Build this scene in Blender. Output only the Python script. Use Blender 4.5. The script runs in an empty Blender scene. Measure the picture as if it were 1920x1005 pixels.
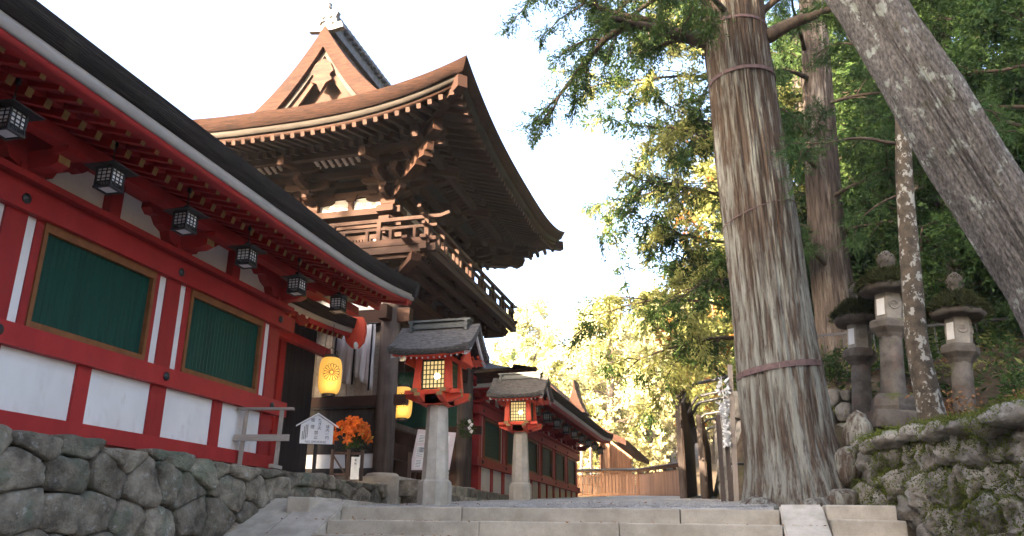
import bpy, bmesh, math, random
import numpy as np
from mathutils import Matrix, Vector, noise as mnoise
R = math.radians
sc = bpy.context.scene
col = sc.collection
# ------------------------------------------------------------------ camera, sky, sun, exposure
# world: +Y runs along the shrine corridor away from the viewer, +X to the right, z = 0 at eye level
cam_d = bpy.data.cameras.new('camera'); cam = bpy.data.objects.new('camera', cam_d); col.objects.link(cam)
cam_d.sensor_width = 36; cam_d.lens = 36*1500/1920; cam_d.clip_end = 2000
YAW, PITCH, ROLL = R(14.9), R(18.4), R(0.4)
cam.matrix_world = Matrix.Rotation(YAW, 4, 'Z') @ Matrix.Rotation(PITCH, 4, 'X') @ Matrix.Rotation(R(90), 4, 'X') @ Matrix.Rotation(ROLL, 4, 'Z')
sc.camera = cam
SUN_EL, SUN_D = R(15), (-0.42, -0.91)              # towards the sun
SUN_AZ = math.atan2(SUN_D[0], SUN_D[1])
w = bpy.data.worlds.new('World'); sc.world = w; w.use_nodes = True
nt = w.node_tree
sky = nt.nodes.new('ShaderNodeTexSky'); sky.sky_type = 'NISHITA'; sky.sun_disc = False
sky.sun_elevation = SUN_EL; sky.sun_rotation = SUN_AZ; sky.air_density = .7; sky.dust_density = 5.0; sky.ozone_density = .6
bg = nt.nodes['Background']; bg.inputs['Strength'].default_value = 0.15
nt.links.new(sky.outputs[0], bg.inputs['Color'])
sun_d = bpy.data.lights.new('sun', 'SUN'); sun_d.energy = 5.0; sun_d.angle = R(0.6); sun_d.color = (1, .80, .56)
sun = bpy.data.objects.new('sun', sun_d); col.objects.link(sun)
sdir = Vector((SUN_D[0]*math.cos(SUN_EL), SUN_D[1]*math.cos(SUN_EL), math.sin(SUN_EL)))
sun.rotation_euler = sdir.to_track_quat('Z', 'Y').to_euler()
vs = sc.view_settings; vs.view_transform = 'Standard'; vs.look = 'None'; vs.gamma = 1; vs.use_curve_mapping = False
vs.exposure = 3.3
sc.cycles.max_bounces = 6; sc.cycles.transparent_max_bounces = 8; sc.cycles.caustics_reflective = False; sc.cycles.caustics_refractive = False

# ------------------------------------------------------------------ materials
def mat(name, c1, c2=None, scale=3.0, stretch=(1, 1, 1), rough=.8, bump=0.0, bscale=None, coords='World', patch=None, patch2=None,
        rnd=.12, detail=6, spec=.3, contrast=(.35, .65), emit=None, translucent=0.0, bdist=.01):
    m = bpy.data.materials.new(name); m.use_nodes = True
    t = m.node_tree; N = t.nodes; Lk = t.links.new
    p = N['Principled BSDF']; p.inputs['Roughness'].default_value = rough
    p.inputs['Specular IOR Level'].default_value = spec
    c2 = c2 or c1
    oi = N.new('ShaderNodeObjectInfo')
    if coords == 'World':
        g = N.new('ShaderNodeNewGeometry'); vec = g.outputs['Position']
    else:
        tc = N.new('ShaderNodeTexCoord')
        ad = N.new('ShaderNodeVectorMath'); ad.operation = 'MULTIPLY_ADD'
        Lk(oi.outputs['Random'], ad.inputs[0]); ad.inputs[1].default_value = (37, 53, 71); Lk(tc.outputs['Object'], ad.inputs[2]); vec = ad.outputs[0]
    mp = N.new('ShaderNodeVectorMath'); mp.operation = 'MULTIPLY'; Lk(vec, mp.inputs[0]); mp.inputs[1].default_value = stretch
    nz = N.new('ShaderNodeTexNoise'); nz.inputs['Scale'].default_value = scale; nz.inputs['Detail'].default_value = detail; nz.inputs['Roughness'].default_value = .62
    Lk(mp.outputs[0], nz.inputs['Vector'])
    rp = N.new('ShaderNodeValToRGB'); rp.color_ramp.elements[0].position = contrast[0]; rp.color_ramp.elements[1].position = contrast[1]
    rp.color_ramp.elements[0].color = (*c1, 1); rp.color_ramp.elements[1].color = (*c2, 1)
    Lk(nz.outputs[0], rp.inputs[0]); out = rp.outputs[0]
    for pt in (patch, patch2):
        if not pt: continue
        n2 = N.new('ShaderNodeTexNoise'); n2.inputs['Scale'].default_value = pt['scale']; n2.inputs['Detail'].default_value = pt.get('detail', 5); n2.inputs['Roughness'].default_value = .65
        mp2 = N.new('ShaderNodeVectorMath'); mp2.operation = 'MULTIPLY_ADD'; Lk(vec, mp2.inputs[0]); mp2.inputs[1].default_value = pt.get('stretch', (1, 1, 1)); mp2.inputs[2].default_value = pt.get('off', (5, 3, 9))
        Lk(mp2.outputs[0], n2.inputs['Vector'])
        src = n2.outputs[0]
        if pt.get('up'):
            g2 = N.new('ShaderNodeNewGeometry'); sx = N.new('ShaderNodeSeparateXYZ'); Lk(g2.outputs['Normal'], sx.inputs[0])
            ma = N.new('ShaderNodeMath'); ma.operation = 'MULTIPLY_ADD'; Lk(sx.outputs['Z'], ma.inputs[0]); ma.inputs[1].default_value = pt['up']; Lk(src, ma.inputs[2]); src = ma.outputs[0]
        if pt.get('zband'):      # growth that favours a height range
            z0, z1, amp = pt['zband']; g2 = N.new('ShaderNodeNewGeometry'); sx = N.new('ShaderNodeSeparateXYZ'); Lk(g2.outputs['Position'], sx.inputs[0])
            mr_ = N.new('ShaderNodeMapRange'); mr_.interpolation_type = 'SMOOTHSTEP'; Lk(sx.outputs['Z'], mr_.inputs[0]); mr_.inputs[1].default_value = z0; mr_.inputs[2].default_value = z1; mr_.inputs[3].default_value = amp; mr_.inputs[4].default_value = 0
            ma = N.new('ShaderNodeMath'); ma.operation = 'ADD'; Lk(mr_.outputs[0], ma.inputs[0]); Lk(src, ma.inputs[1]); src = ma.outputs[0]
        r2 = N.new('ShaderNodeValToRGB'); r2.color_ramp.elements[0].position = pt['lo']; r2.color_ramp.elements[1].position = pt['hi']
        Lk(src, r2.inputs[0])
        ml = N.new('ShaderNodeMath'); ml.operation = 'MULTIPLY'; Lk(r2.outputs[0], ml.inputs[0]); ml.inputs[1].default_value = pt.get('fac', 1)
        mx = N.new('ShaderNodeMix'); mx.data_type = 'RGBA'; Lk(ml.outputs[0], mx.inputs[0]); Lk(out, mx.inputs[6]); mx.inputs[7].default_value = (*pt['c'], 1); out = mx.outputs[2]
    if rnd:
        mr = N.new('ShaderNodeMapRange'); Lk(oi.outputs['Random'], mr.inputs[0]); mr.inputs[3].default_value = 1-rnd; mr.inputs[4].default_value = 1+rnd
        hs = N.new('ShaderNodeHueSaturation'); Lk(mr.outputs[0], hs.inputs['Value']); Lk(out, hs.inputs['Color']); out = hs.outputs[0]
    Lk(out, p.inputs['Base Color'])
    if bump:
        nb = N.new('ShaderNodeTexNoise'); nb.inputs['Scale'].default_value = bscale or scale*4; nb.inputs['Detail'].default_value = 8; nb.inputs['Roughness'].default_value = .7; Lk(mp.outputs[0], nb.inputs['Vector'])
        b = N.new('ShaderNodeBump'); b.inputs['Strength'].default_value = bump; b.inputs['Distance'].default_value = bdist; Lk(nb.outputs[0], b.inputs['Height']); Lk(b.outputs[0], p.inputs['Normal'])
    if emit:
        p.inputs['Emission Color'].default_value = (*emit[0], 1); p.inputs['Emission Strength'].default_value = emit[1]
    if translucent:
        tr = N.new('ShaderNodeBsdfTranslucent'); Lk(out, tr.inputs['Color'])
        ms = N.new('ShaderNodeMixShader'); ms.inputs[0].default_value = translucent
        Lk(p.outputs[0], ms.inputs[1]); Lk(tr.outputs[0], ms.inputs[2]); Lk(ms.outputs[0], N['Material Output'].inputs['Surface'])
    return m

M = {}
M['red'] = mat('vermilion_paint', (.30, .021, .022), (.37, .030, .029), 2.5, (1, 1, .4), .55, .10, 30, patch=dict(scale=5, stretch=(1, 1, .5), lo=.54, hi=.72, c=(.23, .026, .024), fac=.75, detail=9), patch2=dict(scale=26, lo=.64, hi=.70, c=(.16, .05, .045), fac=.6, detail=8), rnd=.12)
M['redlamp'] = mat('bright_vermilion', (.62, .07, .035), (.70, .10, .05), 4, rough=.5, bump=.08, rnd=.05)
M['plaster'] = mat('white_plaster', (.66, .65, .64), (.76, .755, .745), 1.2, (1, 1, .5), .9, .12, 60, patch=dict(scale=2.2, stretch=(1, 1, .35), lo=.56, hi=.78, c=(.54, .52, .50), fac=.4), patch2=dict(scale=7, stretch=(1, 1, .35), lo=.60, hi=.80, c=(.42, .37, .32), fac=.5, detail=9, zband=(1.08, 1.42, .13), off=(2, 7, 1)), rnd=.04)
M['green'] = mat('green_slat_paint', (.0025, .040, .028), (.004, .052, .036), 5, (3, 3, .6), .6, .05, 20, rnd=.10)
M['greenback'] = mat('dark_green_board', (.003, .035, .025), (.004, .05, .035), 4, rough=.7)
M['ochre'] = mat('ochre_paint', (.24, .14, .055), (.32, .19, .075), 8, rough=.7, rnd=.15)
M['brownframe'] = mat('brown_frame', (.17, .065, .025), (.23, .095, .035), 6, rough=.6)
M['iron'] = mat('black_iron', (.012, .012, .014), (.03, .028, .028), 12, rough=.5, spec=.5)
M['bark'] = mat('cypress_bark_thatch', (.022, .019, .018), (.06, .05, .045), 5, (1, .25, 5), .95, .8, 12, patch=dict(scale=3, lo=.58, hi=.8, c=(.085, .075, .06), fac=.7), rnd=0, bdist=.03)
M['barkb'] = mat('cypress_bark_brown', (.024, .011, .008), (.07, .030, .018), 6, (.7, .7, 9), .9, .8, 14, patch=dict(scale=2.5, lo=.55, hi=.75, c=(.018, .012, .010), fac=.7), rnd=0, bdist=.03)
M['barkg'] = mat('grey_bark_thatch', (.06, .054, .05), (.15, .135, .125), 14, (1, 1, 3), .95, .9, 45, rnd=.05, bdist=.02)
M['eaveb'] = mat('pale_eave_board', (.42, .40, .40), (.55, .53, .52), 3, (.5, .5, 3), .85, .1, 30, rnd=.06)
M['palewood'] = mat('pale_grey_eave_wood', (.05, .042, .036), (.085, .072, .063), 3, (.5, .5, 3), .85, .15, 30, rnd=.06)
M['wood'] = mat('aged_brown_wood', (.026, .011, .007), (.066, .029, .017), 2.2, (1, 7, 7), .75, .35, 10, coords='Object', rnd=.22)
M['woodw'] = mat('aged_brown_wood_plain', (.028, .012, .008), (.066, .031, .019), 2.5, (1, 1, .3), .75, .3, 18, rnd=.15)
M['woodg'] = mat('weathered_grey_wood', (.05, .037, .033), (.115, .09, .08), 3, (3, 3, .25), .8, .4, 14, patch=dict(scale=1.3, lo=.5, hi=.72, c=(.15, .125, .112), fac=.5), rnd=.1)
M['woodpale'] = mat('pale_bare_wood', (.28, .235, .20), (.42, .36, .31), 3, (2, 8, 8), .8, .3, 16, coords='Object', rnd=.1)
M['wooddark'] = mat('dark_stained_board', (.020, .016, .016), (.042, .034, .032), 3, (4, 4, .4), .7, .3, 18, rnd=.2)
M['fencewood'] = mat('brown_fence_board', (.26, .14, .08), (.42, .235, .14), 3, (5, 5, .5), .75, .35, 16, rnd=.22)
M['boardfence'] = mat('dark_brown_board', (.055, .034, .026), (.10, .065, .05), 3, (4, 4, .3), .8, .35, 16, rnd=.2)
M['step'] = mat('worn_granite', (.36, .315, .25), (.51, .455, .375), 4, rough=.9, bump=.5, bscale=70, patch=dict(scale=60, lo=.56, hi=.68, c=(.27, .245, .21), fac=.6), patch2=dict(scale=1.6, lo=.5, hi=.75, c=(.26, .225, .17), fac=.6), rnd=.10)
M['lampstone'] = mat('pale_lantern_granite', (.36, .325, .27), (.50, .455, .39), 5, rough=.9, bump=.5, bscale=70, patch=dict(scale=80, lo=.58, hi=.68, c=(.24, .22, .19), fac=.6), patch2=dict(scale=2.2, stretch=(1, 1, .5), lo=.50, hi=.66, c=(.30, .265, .20), fac=.6), rnd=.08)
M['rock'] = mat('grey_wall_rock', (.12, .10, .075), (.37, .32, .245), 4.5, rough=.95, bump=1, bscale=26, detail=10, patch=dict(scale=2.1, lo=.53, hi=.66, c=(.15, .19, .13), fac=.6), patch2=dict(scale=11, lo=.59, hi=.66, c=(.44, .43, .39), fac=.65, off=(11, 4, 2), detail=8), rnd=.30, bdist=.05)
M['rockr'] = mat('mossy_hill_rock', (.13, .115, .095), (.30, .275, .24), 5, rough=.95, bump=.9, bscale=16, patch=dict(scale=5, stretch=(1, 1, .5), lo=.56, hi=.70, c=(.40, .40, .385), fac=.8), patch2=dict(scale=2.4, lo=.66, hi=.80, c=(.085, .115, .018), fac=.95, up=.16, off=(1, 8, 2)), rnd=.25, bdist=.03)
M['rockg'] = mat('dark_joint_earth', (.022, .020, .016), (.06, .055, .042), 6, rough=1, bump=.6, rnd=0)
M['moss'] = mat('bright_moss', (.07, .095, .012), (.15, .17, .025), 20, rough=1, bump=1, bscale=90, rnd=.25, bdist=.02)
M['mossdark'] = mat('dark_moss', (.025, .032, .008), (.075, .08, .022), 14, rough=1, bump=1, bscale=80, rnd=.2, bdist=.02)
M['oldstone'] = mat('old_stone_lantern', (.07, .06, .052), (.16, .14, .122), 5, rough=.95, bump=.6, bscale=30, patch=dict(scale=2.6, lo=.54, hi=.72, c=(.13, .075, .058), fac=.75), patch2=dict(scale=3.5, lo=.64, hi=.76, c=(.075, .085, .025), fac=.9, up=.14), rnd=.1)
M['paleold'] = mat('pale_fire_box_stone', (.20, .18, .155), (.33, .30, .26), 5, rough=.95, bump=.5, bscale=30, patch=dict(scale=4, lo=.55, hi=.7, c=(.16, .14, .12), fac=.6), rnd=.1)
M['gravel'] = mat('pale_gravel', (.42, .40, .375), (.66, .63, .59), 55, rough=.95, bump=1, bscale=120, detail=3, patch=dict(scale=.8, lo=.45, hi=.7, c=(.27, .255, .235), fac=.5), rnd=0, bdist=.03)
M['soil'] = mat('leaf_litter_soil', (.06, .042, .028), (.15, .11, .075), 5, rough=1, bump=.9, bscale=30, patch=dict(scale=1.2, lo=.5, hi=.66, c=(.055, .065, .022), fac=.7), rnd=0, bdist=.04)
M['cedarbark'] = mat('cedar_bark', (.055, .037, .026), (.125, .092, .068), 6, (9, 9, .45), .95, 1, 6, patch=dict(scale=3.6, stretch=(2.6, 2.6, .26), lo=.50, hi=.66, c=(.32, .325, .285), fac=.8, detail=10, zband=(3.0, 7.0, .08)), patch2=dict(scale=7, stretch=(3, 3, .35), lo=.55, hi=.64, c=(.055, .032, .022), fac=.8, off=(2, 2, 7)), rnd=0, bdist=.03)
M['cedarbark2'] = mat('dark_cedar_bark', (.035, .026, .022), (.12, .095, .082), 5, (6, 6, .5), .95, 1, 6, patch=dict(scale=2, stretch=(2.4, 2.4, .4), lo=.52, hi=.66, c=(.30, .27, .24), fac=.6), rnd=.15, bdist=.03)
M['lichenbark'] = mat('lichen_grey_bark', (.065, .058, .052), (.23, .205, .185), 6, (6, 6, 2.2), .95, 1, 8, patch=dict(scale=6, stretch=(1, 1, .7), lo=.57, hi=.62, c=(.38, .40, .345), fac=.85, detail=9), patch2=dict(scale=5, lo=.60, hi=.68, c=(.09, .085, .055), fac=.8, off=(3, 1, 4)), rnd=0, bdist=.03)
M['spotbark'] = mat('spotted_young_bark', (.045, .036, .026), (.11, .085, .06), 8, rough=.9, bump=.6, bscale=30, patch=dict(scale=11, stretch=(1, 1, .7), lo=.54, hi=.585, c=(.34, .33, .29), fac=.9, detail=5), rnd=0)
M['branch'] = mat('dark_branch', (.04, .028, .02), (.10, .075, .055), 8, rough=.95, bump=.5, rnd=.2)
def leafmat(name, a, b, c, tr=.35, rnd=.2):
    return mat(name, a, b, 1.1, rough=.75, rnd=rnd, detail=3, patch=dict(scale=7, lo=.48, hi=.68, c=c, fac=.7, detail=2), translucent=tr, spec=.2)
M['leafced'] = leafmat('cedar_needles', (.022, .05, .014), (.06, .105, .025), (.10, .13, .035))
M['leafdark'] = leafmat('dark_evergreen_leaves', (.024, .058, .016), (.065, .12, .028), (.11, .16, .042))
M['leaffine'] = leafmat('soft_needle_tufts', (.025, .07, .022), (.07, .13, .04), (.11, .16, .05))
M['leafolive'] = leafmat('olive_sunlit_leaves', (.14, .16, .045), (.28, .29, .09), (.42, .40, .15), .45)  # olive leaves, lightened in colour so they read as sunlit
M['leafglare'] = leafmat('glare_paled_leaves', (.56, .54, .28), (.74, .70, .42), (.80, .77, .54), .5)  # gold leaf colour paled towards white to carry the glare of the sun
M['leafrust'] = leafmat('rust_autumn_leaves', (.20, .07, .02), (.38, .17, .04), (.45, .28, .06), .4)
M['leafdry'] = mat('dry_brown_leaf', (.16, .07, .03), (.30, .16, .07), 20, rough=.9, rnd=.3)
M['lily'] = mat('orange_lily_petal', (.60, .11, .010), (.80, .20, .02), 25, rough=.6, translucent=.3, rnd=.15)
M['lilybud'] = mat('yellow_lily_bud', (.55, .30, .03), (.65, .40, .06), 25, rough=.6)
M['stem'] = mat('green_stem', (.03, .07, .015), (.07, .12, .03), 15, rough=.7)
M['white'] = mat('white_paint', (.68, .70, .74), (.76, .78, .81), 4, rough=.6, rnd=.02)
M['paper'] = mat('white_paper', (.70, .70, .70), (.80, .80, .80), 6, rough=.9, rnd=.06)
M['pinkpaper'] = mat('pink_notice_board', (.62, .54, .56), (.70, .63, .64), 4, rough=.8, rnd=.02)
M['greypic'] = mat('printed_picture', (.10, .12, .14), (.45, .47, .5), 30, rough=.8, rnd=.1)
M['ink'] = mat('black_ink', (.012, .012, .016), None, rough=.6, rnd=0)
M['glowpaper'] = mat('lit_lantern_paper', (.55, .34, .10), (.60, .38, .13), 6, rough=.8, emit=((1.0, .52, .085), .085), rnd=0)
M['lampglow'] = mat('lit_lamp_pane', (.70, .55, .25), (.74, .6, .3), 6, rough=.6, emit=((1.0, .72, .30), .085), rnd=0)
M['bulb'] = mat('bulb', (1, .9, .7), None, emit=((1.0, .85, .55), 1.2), rnd=0)
M['lattice'] = mat('dark_green_lattice', (.025, .045, .03), (.04, .065, .045), 8, rough=.6)
M['pane'] = mat('white_lamp_paper', (.60, .60, .62), (.70, .70, .71), 8, rough=.7, rnd=.05)
M['copper'] = mat('dark_copper_ridge', (.035, .042, .042), (.075, .085, .085), 6, rough=.45, spec=.6, rnd=.05)
M['cloth'] = mat('grey_white_cloth', (.46, .45, .47), (.58, .57, .59), 4, (3, 3, .4), .9, .2, 20, rnd=.04)
M['strap'] = mat('rusty_steel_band', (.085, .05, .05), (.15, .095, .09), 14, rough=.6, rnd=.05)
M['pipe'] = mat('dark_handrail_pipe', (.035, .032, .035), (.06, .055, .058), 8, rough=.4, spec=.6)
M['tile'] = mat('grey_ridge_tile', (.05, .055, .065), (.11, .115, .13), 8, rough=.6, rnd=.2)
M['ogre'] = mat('pale_ridge_end_tile', (.13, .125, .125), (.22, .215, .21), 8, rough=.8, bump=.3, rnd=0)
M['gold'] = mat('gilt_fitting', (.35, .20, .06), None, rough=.4)

# ------------------------------------------------------------------ mesh helpers
def tag(o, label=None, cat=None, group=None, kind=None):
    if label: o['label'] = label
    if cat: o['category'] = cat
    if group: o['group'] = group
    if kind: o['kind'] = kind
    return o
def link(name, me, parent=None, mtx=None):
    o = bpy.data.objects.new(name, me); col.objects.link(o)
    if parent is not None:
        o.parent = parent
    if mtx is not None: o.matrix_local = mtx
    return o
def empty(name, loc=(0, 0, 0), rz=0, label=None, cat=None, group=None):
    o = bpy.data.objects.new(name, None); col.objects.link(o); o.location = loc; o.rotation_euler = (0, 0, rz); o.empty_display_size = .2
    return tag(o, label, cat, group)
class MB:
    def __init__(s): s.v = []; s.f = []; s.m = []; s.cur = 0
    def add(s, vs, fs):
        b = len(s.v); s.v += [tuple(p) for p in vs]; s.f += [tuple(i+b for i in f) for f in fs]; s.m += [s.cur]*len(fs); return s
    def box(s, c, size, rz=0, rx=0, ry=0):
        x, y, z = [k/2 for k in size]
        mt = Matrix.Translation(c) @ Matrix.Rotation(rz, 4, 'Z') @ Matrix.Rotation(ry, 4, 'Y') @ Matrix.Rotation(rx, 4, 'X')
        P = [mt @ Vector(p) for p in ((-x,-y,-z),(x,-y,-z),(x,y,-z),(-x,y,-z),(-x,-y,z),(x,-y,z),(x,y,z),(-x,y,z))]
        return s.add(P, ((0,3,2,1),(4,5,6,7),(0,1,5,4),(1,2,6,5),(2,3,7,6),(3,0,4,7)))
    def bb(s, x0, x1, y0, y1, z0, z1): return s.box(((x0+x1)/2, (y0+y1)/2, (z0+z1)/2), (x1-x0, y1-y0, z1-z0))
    def prism(s, pts, axis, a, b):
        # pts 2D profile; axis 'X': (y,z); 'Y': (x,z); 'Z': (x,y)
        n = len(pts)
        def mk(p, d): return {'X': (d, p[0], p[1]), 'Y': (p[0], d, p[1]), 'Z': (p[0], p[1], d)}[axis]
        vsx = [mk(p, a) for p in pts]+[mk(p, b) for p in pts]
        fs = [tuple(range(n))[::-1], tuple(range(n, 2*n))]+[(i, (i+1) % n, n+(i+1) % n, n+i) for i in range(n)]
        return s.add(vsx, fs)
    def tube(s, pts, rad, seg=8, cap=True):
        pts = [Vector(p) for p in pts]; n = len(pts)
        if not hasattr(rad, '__len__'): rad = [rad]*n
        vsx = []
        up = None
        for i, p in enumerate(pts):
            d = (pts[min(i+1, n-1)]-pts[max(i-1, 0)]).normalized()
            if up is None:
                up = Vector((0, 0, 1)) if abs(d.z) < .9 else Vector((1, 0, 0))
            a = d.cross(up)
            if a.length < 1e-5: a = d.orthogonal()
            a.normalize(); b = a.cross(d).normalized(); up = b
            for k in range(seg):
                t = 2*math.pi*k/seg
                vsx.append(p+(a*math.cos(t)+b*math.sin(t))*rad[i])
        fs = [(i*seg+k, i*seg+(k+1) % seg, (i+1)*seg+(k+1) % seg, (i+1)*seg+k) for i in range(n-1) for k in range(seg)]
        if cap: fs += [tuple(range(seg))[::-1], tuple(range((n-1)*seg, n*seg))]
        return s.add(vsx, fs)
    def lathe(s, prof, c=(0, 0, 0), seg=12, rot=0.0, cap=True):
        vsx = []; n = len(prof)
        for r, z in prof:
            for k in range(seg):
                t = 2*math.pi*k/seg+rot; vsx.append((c[0]+r*math.cos(t), c[1]+r*math.sin(t), c[2]+z))
        fs = [(i*seg+k, i*seg+(k+1) % seg, (i+1)*seg+(k+1) % seg, (i+1)*seg+k) for i in range(n-1) for k in range(seg)]
        if cap: fs += [tuple(range(seg))[::-1], tuple(range((n-1)*seg, n*seg))]
        return s.add(vsx, fs)
    def mesh(s, name, mats, smooth=False):
        me = bpy.data.meshes.new(name); me.from_pydata(s.v, [], s.f)
        for m in (mats if isinstance(mats, (list, tuple)) else [mats]): me.materials.append(M[m] if isinstance(m, str) else m)
        if any(s.m): me.polygons.foreach_set('material_index', s.m)
        if smooth: me.polygons.foreach_set('use_smooth', [True]*len(me.polygons))
        me.update(); return me
    def build(s, name, mats, parent=None, smooth=False, mtx=None): return link(name, s.mesh(name, mats, smooth), parent, mtx)
def quick(name, mats, parent=None, **k):
    return MB().bb(*k['b']).build(name, mats, parent)
_unit = {}
def unit(matn, endmat=None, round_=False):
    key = (matn, endmat, round_)
    if key not in _unit:
        if round_:
            m = MB(); m.lathe([(.5, -.5), (.5, .5)], seg=14)
            m.v = [(z, x, y) for x, y, z in m.v]
            me = m.mesh('round_beam', matn)
            me.polygons.foreach_set('use_smooth', [len(p.vertices) == 4 for p in me.polygons])
        else:
            c = .04; m = MB()
            m.box((0, 0, 0), (1, 1, 1))
            if endmat: m.m[3] = 1
            me = m.mesh('beam', [matn, endmat] if endmat else [matn])
        _unit[key] = me
    return _unit[key]
def beam(name, p0, p1, wd, ht, matn, parent=None, endmat=None, round_=False, roll=0):
    p0, p1 = Vector(p0), Vector(p1); d = p1-p0; L = d.length; d.normalize()
    up = Vector((0, 0, 1)) if abs(d.z) < .99 else Vector((0, 1, 0))
    sx = up.cross(d).normalized(); uz = d.cross(sx)
    mt = Matrix(((d.x, sx.x, uz.x, 0), (d.y, sx.y, uz.y, 0), (d.z, sx.z, uz.z, 0), (0, 0, 0, 1)))
    mt = Matrix.Translation((p0+p1)/2) @ mt @ Matrix.Rotation(roll, 4, 'X') @ Matrix.Diagonal((L, wd, ht, 1))
    return link(name, unit(matn, endmat, round_), parent, mt)
def grid_mesh(name, P, mats, smooth=True, closed_u=False):
    P = np.asarray(P, float); nu, nv = P.shape[:2]
    idx = np.arange(nu*nv).reshape(nu, nv)
    if closed_u: idx = np.vstack([idx, idx[:1]])
    q = np.stack([idx[:-1, :-1], idx[1:, :-1], idx[1:, 1:], idx[:-1, 1:]], -1).reshape(-1, 4)
    return np_mesh(name, P.reshape(-1, 3), q, mats, smooth)
def np_mesh(name, V, Q, mats, smooth=False, midx=None):
    V = np.asarray(V, np.float32); Q = np.asarray(Q, np.int32); k = Q.shape[1]
    me = bpy.data.meshes.new(name)
    me.vertices.add(len(V)); me.vertices.foreach_set('co', V.ravel())
    me.loops.add(Q.size); me.loops.foreach_set('vertex_index', Q.ravel())
    me.polygons.add(len(Q)); me.polygons.foreach_set('loop_start', np.arange(0, Q.size, k, dtype=np.int32)); me.polygons.foreach_set('loop_total', np.full(len(Q), k, np.int32))
    for m in (mats if isinstance(mats, (list, tuple)) else [mats]): me.materials.append(M[m])
    if midx is not None: me.polygons.foreach_set('material_index', np.asarray(midx, np.int32))
    if smooth: me.polygons.foreach_set('use_smooth', np.ones(len(Q), bool))
    me.update(calc_edges=True); return me
def vnoise(p, seed=0.0):
    return mnoise.noise(Vector(p)+Vector((seed*7.13, seed*3.7, seed*11.9)))
ORD = ['first', 'second', 'third', 'fourth', 'fifth', 'sixth', 'seventh', 'eighth', 'ninth', 'tenth', 'eleventh', 'twelfth', 'thirteenth', 'fourteenth']

# ------------------------------------------------------------------ ground and terrain
HB = [(-60, 9.0), (3, 5.6), (5, 4.6), (8, 3.45), (11.1, 2.1), (12.7, 2.0), (13.6, 1.6), (14.5, .15), (15, -.05), (20, -.15), (38, -.7), (60, 1.0), (400, 1.0)]   # (y, x) foot of the right-hand slope
def hill_x(y): return float(np.interp(y, [a for a, b in HB], [b for a, b in HB]))
def path_z(x, y):
    if y < 5.9: z = -1.62
    elif y < 10.3: z = -1.62+(y-5.9)/4.4*1.25
    else: z = .275+.0485*(min(y, 60)-10)
    if x < -4.9 and y > 10.3:
        k = min(1, (-4.9-x)/1.0); z = z*(1-k)+min(z, .55 if y < 15 else .86)*k
    return z
def hill_z(x, y):
    b = 1.12+.05*max(0, 11-y) * 0 + .18*max(0, y-11.3)
    if y > 14: b += .9*min(1, (y-14)/1.0)*.55
    b = min(b, 3.2+.03*max(0, y-20))
    b += .18*max(0, x-hill_x(y)-.3)+.002*max(0, x-2)**2*0
    return min(b, 18)
def ground_z(x, y):
    p = path_z(x, y)
    if y > 55: p += min(14, .20*(y-55))
    if x < -14: p += min(6, .05*(-14-x))
    hx = hill_x(y)
    if x > hx:
        k = min(1, (x-hx)/.35)
        h = max(p, hill_z(x, y)+.10*vnoise((x*.7, y*.7, 0)))
        if y < 4: h = p+(h-p)*max(0, min(1, (y+6)/10))
        return p*(1-k)+h*k
    return p
xs = np.concatenate([[-700, -300, -150, -90], np.arange(-60, -8, 3.0), np.arange(-8, 8.01, .33), np.arange(9, 30, 1.5), np.arange(32, 80, 5), [100, 160, 300, 700]])
ys = np.concatenate([[-700, -300, -150, -80], np.arange(-50, 2, 4.0), np.arange(2, 24, .33), np.arange(24, 60, 1.2), np.arange(60, 150, 5), [160, 200, 300, 700]])
G = np.array([[(x, y, ground_z(float(x), float(y))-.02) for y in ys] for x in xs])
tag(link('ground', grid_mesh('ground', G, 'soil')), kind='structure')
# gravel forecourt, slightly crowned, a sheet above the soil
gx = np.linspace(-5.6, .48, 38); gy = np.concatenate([np.arange(10.02, 16, .25), np.arange(16, 46, 1.0)])
rg = random.Random(5)
G = [[(x, y, path_z(max(x, -4.9), y)+.03+.025*vnoise((x*.8, y*.8, 3))+.035*math.cos((x+2.2)/3.4*1.3)*min(1, (y-10)/1.5)+rg.uniform(-.006, .006)) for y in gy] for x in gx]
tag(link('gravel_path', grid_mesh('gravel_path', G, 'gravel', smooth=False)), kind='structure')
# unseen pale sheet added below the steps to bounce skylight up under the eaves
G = [[(x, y, -1.60+.02*vnoise((x*.6, y*.6, 9))) for y in np.linspace(-26, 6.3, 60)] for x in np.linspace(-6.0, 2.2, 24)]
tag(link('bounce_sheet', grid_mesh('bounce_sheet', G, 'gravel', smooth=False)), kind='structure')
# terrace the near corridor stands on
tag(MB().bb(-30, -6.42, -14, 14.9, -1.6, .83).build('terrace', 'soil'), kind='structure')

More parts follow.
